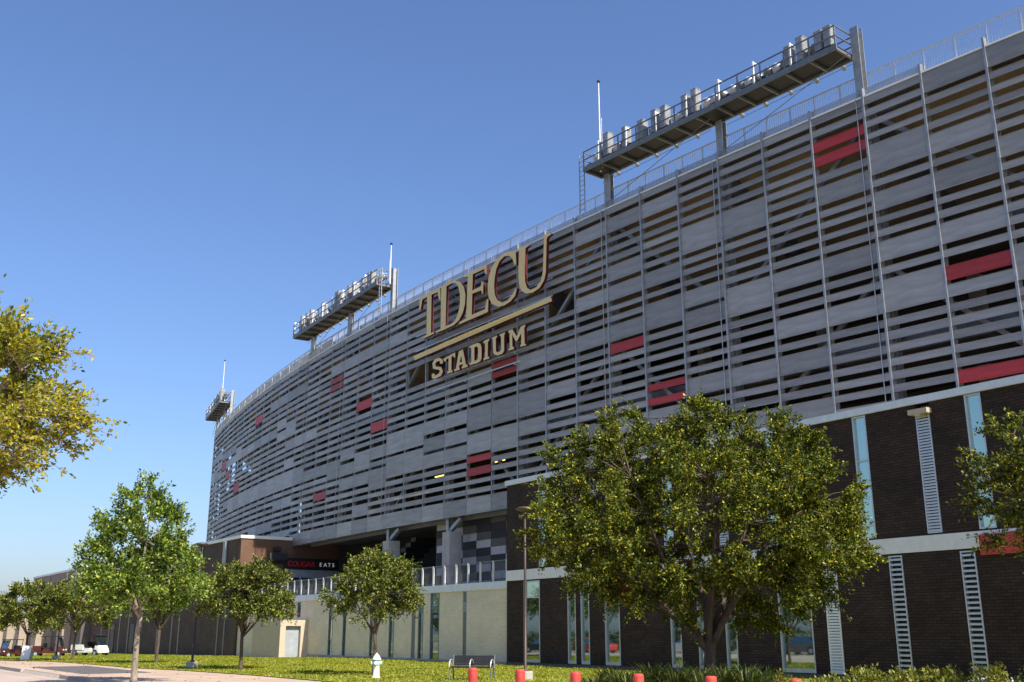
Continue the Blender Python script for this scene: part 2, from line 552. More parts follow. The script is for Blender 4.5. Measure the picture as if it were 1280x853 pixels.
for a, b in ((-60, 45.5), (53.5, 230)):
    k = max(1, int((b - a) / 3.0))
    for i in range(k):
        ta, tb = a + (b - a) * i / k, a + (b - a) * (i + 1) / k
        kb.hexa([W(tb, 9.6, zg(tb) - 0.2), W(ta, 9.6, zg(ta) - 0.2), W(ta, 9.79, zg(ta) - 0.2), W(tb, 9.79, zg(tb) - 0.2),
                 W(tb, 9.63, zg(tb) + 0.01), W(ta, 9.63, zg(ta) + 0.01), W(ta, 9.79, zg(ta) + 0.01), W(tb, 9.79, zg(tb) + 0.01)])
kb.build('kerb', 'kerb')['kind'] = 'structure'
rp = MB()
rp.hexa([W(53.5, 9.6, -.3), W(45.5, 9.6, -.3), W(45.5, 9.8, -.3), W(53.5, 9.8, -.3), W(53.5, 9.6, -.128), W(45.5, 9.6, -.128), W(45.5, 9.8, .002), W(53.5, 9.8, .002)])
rp.build('kerb_ramp', 'kerb')['kind'] = 'structure'
strip('far_sidewalk', 'walk', -13.0, -9.0, -60, 230, 0.0)

# ------------------------------------------------------------------ stadium screen
def scr(t):
    return 35 + (t - 63) ** 2 / (600 if t > 63 else 700)

PITCH_T = 2.762
def post_t(i): return 20.05 + PITCH_T * i
I0, I1 = -4, 39
ZB, ZT = 8.8, 24.95
def pn(i):
    """plan position of post i; the last bay folds back round the corner"""
    t = post_t(i)
    if i == I1:
        return post_t(i) - 1.1, scr(post_t(i - 1)) + 2.2
    return t, scr(t)

stadium = empty('stadium', W(60, 40, 0), 'huge curved stadium wrapped in grey perforated screen panels with scattered red ones', 'stadium')
SO = Vector(stadium.location)

rng = random.Random(11)
ROW = 0.58
NROW = 26                     # gap lines
GAPS = [0.21, 0.26, 0.23, 0.29, 0.21, 0.25, 0.31]
def gp(j): return GAPS[(j * 3) % 7]
def gap_z(j): return 9.95 + ROW * j     # gap centre heights; top one about 24.45

# which gap segments are open: runs along the facade so that gap lines carry on over several bays
openg = {}
for j in range(NROW):
    state = rng.random() < 0.8
    for i in range(I0, I1):
        if rng.random() < (0.42 if i < 10 else 0.24):
            state = rng.random() < (0.80 if i < 12 else 0.78)
        openg[i, j] = state
for i in range(I0, I1):
    openg[i, NROW - 1] = i > 0 or i < -1
    for j in range(NROW - 3):             # no panel taller than 4 rows
        if not any(openg[i, j + k] for k in range(3)):
            openg[i, j + 1] = True

# red panels: (bay, list of (z centre, height))
RED = {2: [(23.45, 0.50), (22.72, 0.50)], 0: [(15.75, 0.62), (11.4, 0.55)], -1: [(11.4, 0.55)], 7: [(16.6, 0.55)],
       6: [(13.9, 0.36), (13.15, 0.36)], 11: [(17.85, 0.42), (17.30, 0.36)], 12: [(12.25, 0.42), (11.45, 0.5)],
       18: [(18.65, 0.7)], 17: [(16.55, 0.75)], 20: [(21.8, 0.4), (21.2, 0.45)], 28: [(22.3, 0.8)], 34: [(20.0, 1.0)],
       33: [(18.6, 0.9)], 31: [(16.5, 1.1)], 21: [(12.45, 0.6)], 38: [(24.2, 0.7), (23.2, 0.6)]}

def bay_geom(i):
    (ta, na), (tb, nb) = pn(i), pn(i + 1)
    a, b = Vector(W(ta, na)), Vector(W(tb, nb))
    return a, b

def panel_mesh(wid, hei, mat):
    """flat sheet with returned top and bottom lips, local x along the bay, local -y outwards"""
    mb = MB()
    w, h = wid / 2, hei / 2
    mb.box(-w, w, -0.012, 0.012, -h, h)
    mb.box(-w + 0.002, w - 0.002, -0.055, -0.012, -h, -h + 0.028)
    mb.box(-w + 0.002, w - 0.002, -0.04, -0.012, h - 0.02, h)
    return mb.mesh('screen_panel', mat)

panels = []      # (bay, z centre, height, red)
for i in range(I0, I1):
    zb = ZB if post_t(i) < 84.5 else 9.8
    reds = sorted(RED.get(i, []))
    segs = []
    z = zb
    for j in range(NROW):
        if gap_z(j) - gp(j) / 2 <= z + 0.05:
            continue
        if openg[i, j]:
            segs.append((z, gap_z(j) - gp(j) / 2)); z = gap_z(j) + gp(j) / 2
    segs.append((z, ZT))
    for (c, h) in reds:                    # cut the red ones out of the grey ones
        lo, hi = c - h / 2, c + h / 2
        out = []
        for (a, b) in segs:
            if b <= lo - 0.1 or a >= hi + 0.1:
                out.append((a, b)); continue
            if lo - 0.16 - a > 0.15: out.append((a, lo - 0.16))
            if b - hi - 0.16 > 0.15: out.append((hi + 0.16, b))
        segs = out
    sign_hole = None
    for (a, b) in segs:
        panels.append((i, (a + b) / 2, b - a, False))
    for (c, h) in reds:
        panels.append((i, c, h, True))

# behind the lettering several panels are left out
def hidden_by_sign(i, zc):
    return (i in (11, 12, 13, 14, 15) and 18.9 < zc < 19.6 + 0.12 * (15 - i)) or (i == 9 and 19.6 < zc < 20.9)
panels = [p for p in panels if not hidden_by_sign(p[0], p[1])]
panels.sort(key=lambda p: (abs(p[0] - 0) if p[0] >= -1 else 60 - p[0], p[1]))

cache = {}
rest = MB(); rest_red = MB()
count = 0
for (i, zc, h, red) in panels:
    a, b = bay_geom(i)
    d = b - a
    wid = d.length - (0.07 if i < 12 else 0.03)
    mid = (a + b) / 2
    rz = math.atan2(-d.y, -d.x)           # local +x runs to the right, so -y faces the street
    if count < 296 and i >= -1:
        key = (round(wid, 1), round(h, 2), red)
        if key not in cache:
            cache[key] = panel_mesh(round(wid, 2), h, 'panel_red' if red else 'panel')
        o = link_mesh('red_screen_panel' if red else 'screen_panel', cache[key], Vector((mid.x, mid.y, zc)) - SO + Vector((NX, NY, 0)) * rng.uniform(-.008, .012), rz, stadium)
        o.rotation_euler = (R(rng.uniform(-.8, .8)), R(rng.uniform(-.12, .12)), rz + R(rng.uniform(-.2, .2)))
        if red: o['label'] = 'red perforated panel among the grey ones'
        count += 1
    else:
        mb = rest_red if red else rest
        x = d.normalized(); y = Vector((-x.y, x.x, 0))      # y points outwards
        if y.dot(Vector((NX, NY, 0))) > 0: y = -y
        p = mid - x * wid / 2; q = mid + x * wid / 2
        def hx(o0, o1, z0, z1):
            mb.hexa([q + y * o1 + Vector((0, 0, z0)), p + y * o1 + Vector((0, 0, z0)), p + y * o0 + Vector((0, 0, z0)), q + y * o0 + Vector((0, 0, z0)),
                     q + y * o1 + Vector((0, 0, z1)), p + y * o1 + Vector((0, 0, z1)), p + y * o0 + Vector((0, 0, z1)), q + y * o0 + Vector((0, 0, z1))])
        hx(-0.012, 0.012, zc - h / 2, zc + h / 2)
rest.build('far_screen_panels', 'panel', stadium)['kind'] = 'stuff'
if rest_red.v: rest_red.build('far_red_screen_panels', 'panel_red', stadium)['kind'] = 'stuff'

# posts, ledge, railing, mesh strip of every bay
GANTRY_POSTS = [(2, 5, 8), (17, 20, 23), (33, 36, 38)]
heavy = set(k for g_ in GANTRY_POSTS for k in g_)
for i in range(I0, I1 + 1):
    t, n = pn(i)
    mb = MB()
    zb = ZB if t < 84.5 else 9.8
    pr = 0.09 if i < 8 else (0.05 if i < 12 else -0.02)
    mb.tn(t - 0.05, t + 0.05, n - pr, n + 0.14, zb - 0.03, 25.42)
    mb.tn(t - 0.10, t + 0.10, n + 0.14, n + 0.20, zb - 0.02, 25.40)
    mb.build('screen_post', 'galv', stadium)
ledge = MB()
for i in range(I0, I1):
    a, b = bay_geom(i)
    d = (b - a); L = d.length; x = d / L
    y = Vector((-x.y, x.x, 0))
    if y.dot(Vector((NX, NY, 0))) < 0: y = -y      # inwards
    Z = Vector((0, 0, 1))
    def hxx(mb, s0, s1, o0, o1, z0, z1):
        c = [a + x * s1 + y * o0, a + x * s0 + y * o0, a + x * s0 + y * o1, a + x * s1 + y * o1]
        mb.hexa([p + Z * z0 for p in c] + [p + Z * z1 for p in c])
    hxx(ledge, 0.0, L - 0.004, -0.05, 0.62, 24.965, 25.045)
    rs = MB()
    npk = 22
    for k in range(npk):
        s_ = (k + 0.5) * L / npk
        hxx(rs, s_ - 0.011, s_ + 0.011, 0.48, 0.502, 25.06, 26.33)
    for s_ in (0.02, L / 2):
        hxx(rs, s_ - 0.028, s_ + 0.028, 0.45, 0.515, 25.045, 26.36)
    hxx(rs, 0, L - 0.003, 0.46, 0.515, 26.33, 26.395)
    hxx(rs, 0, L - 0.003, 0.46, 0.51, 25.02, 25.06)
    rs.build('railing_section', 'alu', stadium)
    ms = MB()
    hxx(ms, 0.10, L - 0.10, -0.006, 0.006, 25.06, 25.40 if i < 21 else 25.75)
    if i > 0: ms.build('mesh_infill', 'mesh_strip' if i < 21 else 'sunlit_mesh', stadium)
ledge.build('parapet_ledge', 'white', stadium)

# structure behind the screen
def curved_slab(mb, t0, t1, o0, o1, z0a, z0b, th, step=PITCH_T):
    """slab between offsets o0 and o1 behind the screen; height z0a at o0, z0b at o1 (tops)"""
    k = max(1, int(round((t1 - t0) / step)))
    for i in range(k):
        a, b = t0 + (t1 - t0) * i / k, t0 + (t1 - t0) * (i + 1) / k
        na, nb = scr(a), scr(b)
        mb.hexa([W(b, nb + o0, z0a - th), W(a, na + o0, z0a - th), W(a, na + o1, z0b - th), W(b, nb + o1, z0b - th),
                 W(b, nb + o0, z0a), W(a, na + o0, z0a), W(a, na + o1, z0b), W(b, nb + o1, z0b)])
up = MB(); curved_slab(up, 5, 126, 0.65, 15.0, 24.84, 16.6, 0.45)
up.build('upper_deck', 'deck', stadium)
fa = MB(); curved_slab(fa, 5, 126, 0.63, 0.70, 24.96, 24.96, 0.75); fa.build('sky_slit_filler', 'tile_b', stadium)  # added dark slab, closes the sky slit under the top panels
for z, t1 in ((9.35, 83), (13.9, 86), (18.3, 90)):
    fl = MB(); curved_slab(fl, 5, t1, 1.1, 9.8, z, z, 0.4)
    fl.build('concourse_floor', 'tile_b', stadium)
    eb = MB(); curved_slab(eb, 5, t1, 0.85, 1.08, z + 0.03, z + 0.03, 0.75)
    eb.build('edge_beam', 'steel', stadium)
bw = MB()
for i in range(28):
    a, b = 5 + 3 * i, 8 + 3 * i
    bw.hexa([W(b, scr(b) + 9.8, 4.3), W(a, scr(a) + 9.8, 4.3), W(a, scr(a) + 10.1, 4.3), W(b, scr(b) + 10.1, 4.3),
             W(b, scr(b) + 9.8, 19.4), W(a, scr(a) + 9.8, 19.4), W(a, scr(a) + 10.1, 19.4), W(b, scr(b) + 10.1, 19.4)])
bw.build('concourse_back_wall', 'tile_b', stadium)
for k, i in enumerate(range(-1, 38, 3)):
    t = post_t(i); n = scr(t)
    c = MB()
    zc0 = 7.9 if t < 70 else 9.8
    c.tn(t - 0.16, t + 0.16, n + 0.32, n + 0.36, zc0, 24.4); c.tn(t - 0.16, t + 0.16, n + 0.64, n + 0.68, zc0, 24.4)
    c.tn(t - 0.02, t + 0.02, n + 0.36, n + 0.64, zc0, 24.4)
    c.build('column', 'galv', stadium)
    if t < 70:
        cc = MB(); cc.tn(t - 1.1, t - 0.2, n - 0.15, n + 0.75, 4.27, 7.9)
        cc.build('concrete_pier', 'concrete', stadium)
    if i in heavy and i < 30:
        cd = MB(); cd.tube([W(t + .34, n - .1, 9.2), W(t + .34, n - .1, 25.0)], .022, 6); cd.build('conduit', 'galv', stadium)
    rk = MB()                                  # raker beam under the upper deck
    rk.hexa([W(t + .22, n + .7, 23.2), W(t - .22, n + .7, 23.2), W(t - .22, n + 14.5, 15.2), W(t + .22, n + 14.5, 15.2),
             W(t + .22, n + .7, 24.35), W(t - .22, n + .7, 24.35), W(t - .22, n + 14.5, 16.4), W(t + .22, n + 14.5, 16.4)])
    rk.build('raker_beam', 'steel', stadium)
    rc = MB()
    rc.tn(t - .28, t + .28, n + 7.0, n + 7.6, 4.3, 20.2)
    rc.build('inner_column', 'concrete', stadium)
    t2 = post_t(i + 3)
    if i < 36:
        for (za, zb_) in ((9.6, 17.0), (17.0, 24.2)):
            br = MB()
            tm = (t + t2) / 2
            if k % 2 == 0:
                br.bar(W(t, scr(t) + 0.5, za), W(t2, scr(t2) + 0.5, zb_), 0.2)
            else:
                br.bar(W(t, scr(t) + 0.5, zb_), W(t2, scr(t2) + 0.5, za), 0.2)
            br.build('diagonal_brace', 'galv', stadium)
# added fins that block part of the sky seen through the far screen
for k in range(20):
    t = 72.0 + k * PITCH_T
    if 86 < t < 91 or t > 119: continue
    n = scr(t)
    m2 = MB(); m2.tn(t - .38, t + .38, n + 1.2, n + 2.2, 9.8, 19.2 - (k % 3) * .8); m2.build('sky_block_fin', 'tile_b', stadium)
# knee braces under the screen
for i in (14, 17):
    t = post_t(i)
    if t > 83: continue
    kb_ = MB(); kb_.bar(W(t, scr(t) + .5, 7.95), W(t - 1.5, scr(t) + .5, 8.75), 0.24); kb_.build('knee_brace', 'galv', stadium)
# soffit of the screen cantilever
so = MB(); curved_slab(so, 44, 84.8, 0.25, 1.0, 8.95, 8.95, 0.08); so.build('soffit', 'steel', stadium)
# lit fluorescent tubes of the concourse
for (t, o, z) in ((70.2, 2.0, 11.3), (68.6, 2.0, 11.3), (66.2, 2.0, 11.25), (64.8, 2.0, 11.25), (62.5, 2.0, 12.2), (55.3, 2.0, 12.3), (80.2, 2.2, 10.9), (77.5, 2.2, 10.8), (26.8, 2.5, 11.3), (33.8, 2.5, 11.2)):
    n = scr(t) + o
    mb = MB(); mb.tn(t - 0.7, t + 0.7, n - .05, n + .05, z, z + .07)
    mb.build('light_tube', 'tube', stadium)
# red and white hoarding seen through the screen at the far end
hb = MB(); hb.tn(93.2, 95.4, 42.6, 42.8, 10.0, 15.2); h_ = hb.build('red_hoarding', 'red', stadium)
for z in (10.6, 12.0, 13.6):
    m2 = MB(); m2.tn(93.2, 95.4, 42.54, 42.6, z, z + 0.55); m2.build('white_stripe', 'white', h_)
h2 = MB(); h2.tn(96.4, 98.0, 43.4, 43.6, 10.0, 14.4); h2.build('pale_hoarding', 'store', stadium)
# checkered wall at terrace level
cw = MB(); cw.tn(50.0, 62.2, 36.6, 36.8, 4.3, 8.9)
chk = cw.build('checker_wall', 'tile_b', stadium)
rng2 = random.Random(5)
tile_w, tile_h = 1.68, 0.5
for a in range(6):
    for b in range(9):
        k = (b + a * 2) % 3
        nm = ('tile_a', 'tile_b', 'tile_c')[k]
        if rng2.random() < 0.1: nm = 'tile_c'
        t0 = 52.0 + a * tile_w; z0 = 4.34 + b * tile_h
        m2 = MB(); m2.tn(t0 + .008, t0 + tile_w - .008, 36.56, 36.6, z0 + .008, z0 + tile_h - .008)
        m2.build('tile', nm, chk)
# dark stair behind the opening
stv = MB()
for k in range(12):
    stv.tn(66.5 + k * 0.75, 66.5 + (k + 1) * 0.75, 37.4, 39.4, 8.3 - k * 0.33 - 0.3, 8.3 - k * 0.33)
stv.build('stair', 'dark', stadium)
dw = MB(); dw.tn(62.3, 85.3, 40.2, 40.4, 4.3, 8.9); dw.build('shade_backdrop', 'interior', stadium)  # near-black sheet standing in for the shade of the opening

# ------------------------------------------------------------------ buildings below the screen
def facade(root, name, mat, t0, t1, n0, th, z0, z1, openings):
    """wall slab with real openings; openings are (t0, t1, z0, z1), not overlapping in t"""
    mb = MB()
    cur = t0
    for (a, b, za, zb) in sorted(openings):
        if a > cur: mb.tn(cur, a, n0, n0 + th, z0, z1)
        if za > z0 + .01: mb.tn(a, b, n0, n0 + th, z0, za)
        if zb < z1 - .01: mb.tn(a, b, n0, n0 + th, zb, z1)
        cur = b
    if cur < t1: mb.tn(cur, t1, n0, n0 + th, z0, z1)
    return mb.build(name, mat, root)

def window(root, t0, t1, z0, z1, n0, bars=(), pane='glass', frame='alu', sill=True, top=None):
    f = 0.05
    mb = MB()
    na, nb = n0 - 0.02, n0 + 0.13
    mb.tn(t0, t0 + f, na, nb, z0, z1); mb.tn(t1 - f, t1, na, nb, z0, z1)
    mb.tn(t0 + f, t1 - f, na + .01, nb, z1 - f, z1); mb.tn(t0 + f, t1 - f, na + .01, nb, z0, z0 + (0.14 if sill else f))
    for z in bars:
        mb.tn(t0 + f, t1 - f, na + .02, nb - .02, z - .025, z + .025)
    w = mb.build('window', frame, root)
    zs = [z0 + (0.14 if sill else f)] + list(bars) + [z1 - f]
    for k in range(len(zs) - 1):
        p = MB()
        tilt = 0.004 * ((k * 7 + int(t0 * 13)) % 5 - 2)
        za, zb = zs[k] + .0, zs[k + 1]
        p.hexa([W(t1 - f - .002, n0 + .07 + tilt, za), W(t0 + f + .002, n0 + .07 - tilt, za), W(t0 + f + .002, n0 + .09 - tilt, za), W(t1 - f - .002, n0 + .09 + tilt, za),
                W(t1 - f - .002, n0 + .07 + tilt, zb), W(t0 + f + .002, n0 + .07 - tilt, zb), W(t0 + f + .002, n0 + .09 - tilt, zb), W(t1 - f - .002, n0 + .09 + tilt, zb)])
        p.build('pane', top if (top and k == len(zs) - 2) else pane, w)
    return w

def louver(root, t0, t1, z0, z1, n0, pitch, blade=0.6, mat='alu', back='dark'):
    f = 0.045
    mb = MB()
    na, nb = n0 - 0.035, n0 + 0.12
    mb.tn(t0, t0 + f, na, nb, z0, z1); mb.tn(t1 - f, t1, na, nb, z0, z1)
    mb.tn(t0 + f, t1 - f, na + .01, nb, z1 - f, z1); mb.tn(t0 + f, t1 - f, na + .01, nb, z0, z0 + f)
    w = mb.build('louver', mat, root)
    bk = MB(); bk.tn(t0 + f, t1 - f, n0 + .13, n0 + .16, z0, z1); bk.build('louver_back', back, w)
    k = int((z1 - z0 - 2 * f) / pitch)
    p = (z1 - z0 - 2 * f) / k
    sl = None
    for i in range(k):
        za = z0 + f + i * p + p * (1 - blade) / 2
        h = p * blade
        if sl is None:
            s = MB()
            o = Vector(W((t0 + t1) / 2, n0, 0)); 
            def L(t, n, z): return W(t, n, z)
            s.hexa([W(t1 - f, n0 - .02, 0), W(t0 + f, n0 - .02, 0), W(t0 + f, n0 + .02, h * .8), W(t1 - f, n0 + .02, h * .8),
                    W(t1 - f, n0 - .02, h * .75), W(t0 + f, n0 - .02, h * .75), W(t0 + f, n0 + .02, h), W(t1 - f, n0 + .02, h)])
            sl = s.mesh('slat', mat, world_loc(root))
        ob = link_mesh('slat', sl, (0, 0, za), 0, w)
    return w

# --- right brick wing
wing = empty('brick_wing', W(20, 31.3, 0), 'dark brown brick two-storey wing below the screen, behind the big spreading tree', 'building')
wn_ = 31.3
lows = [(42.92, 44.3, .2, 4.15, 'w'), (40.03, 40.65, .2, 4.15, 'w'), (39.0, 39.63, .2, 4.15, 'w'), (36.82, 37.86, .2, 4.15, 'w'),
        (32.88, 33.51, .2, 4.15, 'w'), (31.25, 31.89, .2, 4.15, 'w'), (29.74, 30.34, .2, 4.15, 'w'), (25.98, 27.54, .2, 4.15, 'w'),
        (24.72, 25.31, .2, 4.15, 's'), (21.95, 22.48, .1, 4.15, 'l'), (19.25, 19.78, .1, 4.15, 'l'), (15.2, 16.6, .2, 4.15, 'w'), (10.5, 11.9, .2, 4.15, 'w')]
ups = [(42.35, 42.95, 4.8, 9.18, 'w'), (38.2, 38.75, 4.8, 9.18, 'l'), (33.1, 33.7, 4.8, 9.18, 'w'), (29.9, 30.45, 4.8, 9.18, 'l'), (27.2, 27.8, 4.8, 9.18, 'w'), (22.90, 23.48, 4.8, 9.18, 'w'),
       (20.32, 20.86, 4.8, 9.18, 's'), (18.42, 19.0, 4.8, 9.18, 'w'), (15.8, 16.35, 4.8, 9.18, 's'), (12.0, 12.6, 4.8, 9.18, 'w')]
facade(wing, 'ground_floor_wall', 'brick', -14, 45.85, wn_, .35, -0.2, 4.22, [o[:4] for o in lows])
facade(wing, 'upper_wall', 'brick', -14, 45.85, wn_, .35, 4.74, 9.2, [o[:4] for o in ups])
b_ = MB(); b_.tn(-14, 45.88, wn_ - .045, wn_ + .33, 4.22, 4.74); b_.build('stone_band', 'band', wing)
b_ = MB(); b_.tn(-14, 45.93, wn_ - .09, wn_ + .5, 9.2, 9.46); b_.build('roof_coping', 'coping', wing)
b_ = MB(); b_.tn(-14, 45.7, wn_ + .5, wn_ + 14, 9.1, 9.3); b_.build('roof', 'concrete', wing)
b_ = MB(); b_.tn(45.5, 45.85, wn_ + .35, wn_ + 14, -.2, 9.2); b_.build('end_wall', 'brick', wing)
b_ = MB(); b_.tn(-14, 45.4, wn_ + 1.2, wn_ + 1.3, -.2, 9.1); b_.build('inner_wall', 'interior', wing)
b_ = MB(); b_.tn(-14, 45.85, wn_ - .03, wn_, -0.15, 0.17); b_.build('plinth', 'tile_b', wing)
for a in (6.0, 13.5, 17.9, 24.1, 28.8, 34.9, 38.35, 41.75):
    m2 = MB(); m2.tn(a, a + .018, wn_ - .004, wn_ - .001, -.1, 4.2); m2.tn(a, a + .018, wn_ - .004, wn_ - .001, 4.76, 9.18); m2.build('control_joint', 'dark', wing)
for (a, b, za, zb, kd) in lows:
    if kd == 'w': window(wing, a, b, za, zb, wn_, (3.33,) if b - a > 1.2 else (), top='glass_teal' if b - a > 1.2 and a > 40 else None)
    elif kd == 'l': louver(wing, a, b, za, zb, wn_, 0.162, 0.5)
    else: louver(wing, a, b, za, zb, wn_, 0.10, 0.86, 'white')
for (a, b, za, zb, kd) in ups:
    if kd == 'w': window(wing, a, b, za, zb, wn_, (5.25, 6.62, 7.55) if a > 20 else (5.5, 6.4), 'glass_teal', sill=False)
    else: louver(wing, a, b, za, zb - (0.35 if kd == 's' else 0), wn_, 0.10, 0.86, 'alu')

# --- tan terrace wall
tan = empty('terrace_block', W(65, 31.5, 0), 'low tan masonry block with narrow windows and a railed terrace on its roof', 'building')
tn0 = 31.5
strips = [(67.27, 67.91, 'w'), (65.2, 65.66, 'w'), (60.81, 61.69, 'w'), (58.47, 59.1, 'w'), (54.88, 55.45, 'w'), (53.04, 54.04, 'w'),
          (55.83, 56.32, 'd'), (50.1, 50.52, 'd')]
sm = [(74.0, 74.6, 2.7, 3.78), (72.8, 73.4, 2.7, 3.78)]
facade(tan, 'wall', 'brick_tan', 45.86, 85.4, tn0, .35, -0.5, 3.86, [(a, b, 0.0, 3.84) for a, b, k in strips] + sm)
for a, b, k in strips:
    if k == 'w': window(tan, a, b, 0.0, 3.84, tn0, (1.15, 2.75) if b - a > .6 else (2.75,), 'glass', 'steel', top='glass_teal')
    else:
        m2 = MB(); m2.tn(a + .02, b - .02, tn0 + .05, tn0 + .2, 0, 3.84); st_ = m2.build('metal_strip', 'steel', tan)
        for q in range(5):
            m3 = MB(); m3.tn(a + .05, b - .05, tn0 - .01, tn0 + .05, 2.75 + q * .11, 2.79 + q * .11); m3.build('slat', 'alu', st_)
for a, b, za, zb in sm: window(tan, a, b, za, zb, tn0, (), 'glass', 'steel', sill=False)
b_ = MB(); b_.tn(45.97, 85.35, tn0 - .08, tn0 + .5, 3.86, 4.26); b_.build('coping', 'coping', tan)
b_ = MB(); b_.tn(45.97, 85.35, tn0 + .5, 45.5, 4.0, 4.24); b_.build('terrace_floor', 'concrete', tan)
b_ = MB(); b_.tn(46.0, 71.2, tn0 - .04, tn0, -0.2, 0.16); b_.build('plinth', 'concrete', tan)
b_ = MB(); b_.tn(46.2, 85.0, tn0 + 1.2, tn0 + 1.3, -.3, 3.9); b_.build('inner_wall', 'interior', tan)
t = 46.3
while t < 84.6:
    m2 = MB(); m2.tn(t - .035, t + .035, tn0 + .06, tn0 + .16, 4.26, 5.38); m2.build('railing_post', 'white', tan)
    m3 = MB()
    for q in range(1, 10):
        u = t + q * .128
        m3.tn(u - .009, u + .009, tn0 + .10, tn0 + .118, 4.34, 5.32)
    m3.tn(t + .04, t + 1.245, tn0 + .08, tn0 + .14, 5.32, 5.38); m3.tn(t + .04, t + 1.245, tn0 + .09, tn0 + .13, 4.31, 4.35)
    m3.build('railing_infill', 'steel', tan)
    t += 1.28
# door vestibule standing out from the tan wall
vs = MB()
v0, v1, vz = 29.4, 31.49, 2.5
vs.tn(71.35, 76.6, v0, v0 + .42, -0.4, vz)
vs.tn(71.35, 76.6, v0 + .42, v1, 2.08, vz)
vs.tn(71.35, 76.6, v0 + 1.55, v1, -0.4, 2.08)
vs.tn(71.75, 76.5, v0 + .42, v0 + 1.55, -0.4, 2.08)
ves = vs.build('vestibule', 'cream', tan)
d_ = MB(); d_.tn(71.62, 71.7, v0 + .45, v0 + 1.52, -0.12, 2.05); dr = d_.build('door', 'store', ves)

# --- left brick wing
lw = empty('corner_brick_wing', W(98, 31.3, zg(98)), 'brown brick wing at the far end of the terrace with a sunlit end wall', 'building')
lows2 = [(87.9, 88.12), (89.55, 89.8), (100.1, 100.4), (102.3, 102.6), (106.8, 107.2)]
ups2 = [(88.75, 89.3), (95.0, 95.5), (98.1, 98.6), (104.0, 104.5)]
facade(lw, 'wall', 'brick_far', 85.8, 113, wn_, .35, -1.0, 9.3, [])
for a, b in lows2:
    m2 = MB(); m2.tn(a, b, wn_ - .05, wn_ - .002, -.6, 4.2); m2.build('metal_strip', 'steel', lw)
for a, b in ups2: 
    window(lw, a, b, 4.6, 9.25, wn_ - .17, (6.4, 7.9), 'glass_teal', sill=False)
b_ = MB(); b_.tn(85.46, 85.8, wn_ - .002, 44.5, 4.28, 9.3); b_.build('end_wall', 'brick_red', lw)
b_ = MB(); b_.tn(85.47, 85.8, wn_ - .002, wn_ + .3, -.6, 4.28); b_.build('end_pier', 'brick_far', lw)
b_ = MB(); b_.tn(85.36, 113, wn_ - .1, wn_ + .45, 9.3, 9.56); b_.tn(85.36, 85.9, wn_ + .45, 44.5, 9.3, 9.56); b_.build('roof_coping', 'white', lw)
b_ = MB(); b_.tn(85.9, 113, wn_ + .45, 35.5, 9.1, 9.32); b_.build('roof', 'concrete', lw)
b_ = MB(); b_.tn(85.38, 85.46, 35.35, 42.0, 4.9, 6.86); sf = b_.build('storefront', 'store', lw)
for q in range(5):
    m2 = MB(); m2.tn(85.345, 85.38, 35.5 + q * 1.3, 36.6 + q * 1.3, 5.25, 6.2); m2.build('pane', 'glass', sf)
b_ = MB(); b_.tn(85.35, 85.46, 35.35, 42.0, 4.26, 4.9); b_.build('red_base', 'red_dark', lw)

# recessed link and far block
lk = empty('link_block', W(126, 32.6, zg(126)), 'dark recessed brick block behind the young green tree', 'building')
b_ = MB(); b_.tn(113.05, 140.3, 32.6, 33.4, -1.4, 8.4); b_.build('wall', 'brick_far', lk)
b_ = MB(); b_.tn(113.05, 140.3, 32.5, 33.5, 8.4, 8.62); b_.build('roof_coping', 'coping', lk)
for a in (118.5, 122.3, 126.0, 130.4, 134.0):
    m2 = MB(); m2.tn(a, a + .35, 32.55, 32.6, -.8, 8.0); m2.build('metal_strip', 'alu' if int(a) % 2 else 'steel', lk)
for a in (120, 128.2): 
    m2 = MB(); m2.tn(a, a + 1.6, 32.54, 32.6, -.7, 2.6); m2.build('dark_door', 'dark', lk)
fb = empty('far_block', W(158, 31.3, zg(158)), 'far grey-brown block over cream stone bays at the left edge', 'building')
m_far = mat_plain('haze_paled_grey_brown', (0.20, 0.165, 0.15), 0.8, 0, 0.08)  # paled in the colour for haze and grazing sun
b_ = MB(); b_.tn(140.4, 172.6, 31.3, 44, 4.1, 9.5); b_.build('upper_wall', m_far, fb)
b_ = MB(); b_.tn(140.3, 172.7, 31.2, 44.1, 9.5, 9.75); b_.build('roof_coping', 'coping', fb)
for a in (144.4, 149.5, 160.5, 167.5):
    m2 = MB(); m2.tn(a, a + .55, 31.22, 31.3, 4.2, 9.4); m2.build('metal_strip', 'alu' if a < 150 else 'steel', fb)
b_ = MB(); b_.tn(140.4, 205, 31.6, 44, -1.6, 4.1); b_.build('lower_wall', 'tile_b', fb)
for a, dp in ((146, 1.0), (157, 2.0), (167, 2.4), (178, 2.2), (192, 2.0)):
    m2 = MB(); m2.tn(a, a + 3.2, 31.6 - dp, 31.595, -1.6, 3.9); m2.build('stone_bay', 'bay_stone', fb)

# ------------------------------------------------------------------ fixtures on the buildings
def text_mesh(body, size, depth, name):
    cu = bpy.data.curves.new(name, 'FONT')
    cu.body = body; cu.size = size; cu.extrude = depth; cu.align_x = 'LEFT'
    cu.space_character = 1.25
    o = bpy.data.objects.new(name, cu)
    COL.objects.link(o)
    dg = bpy.context.evaluated_depsgraph_get()
    me = bpy.data.meshes.new_from_object(o.evaluated_get(dg))
    bpy.data.objects.remove(o)
    bpy.data.curves.remove(cu)
    return me

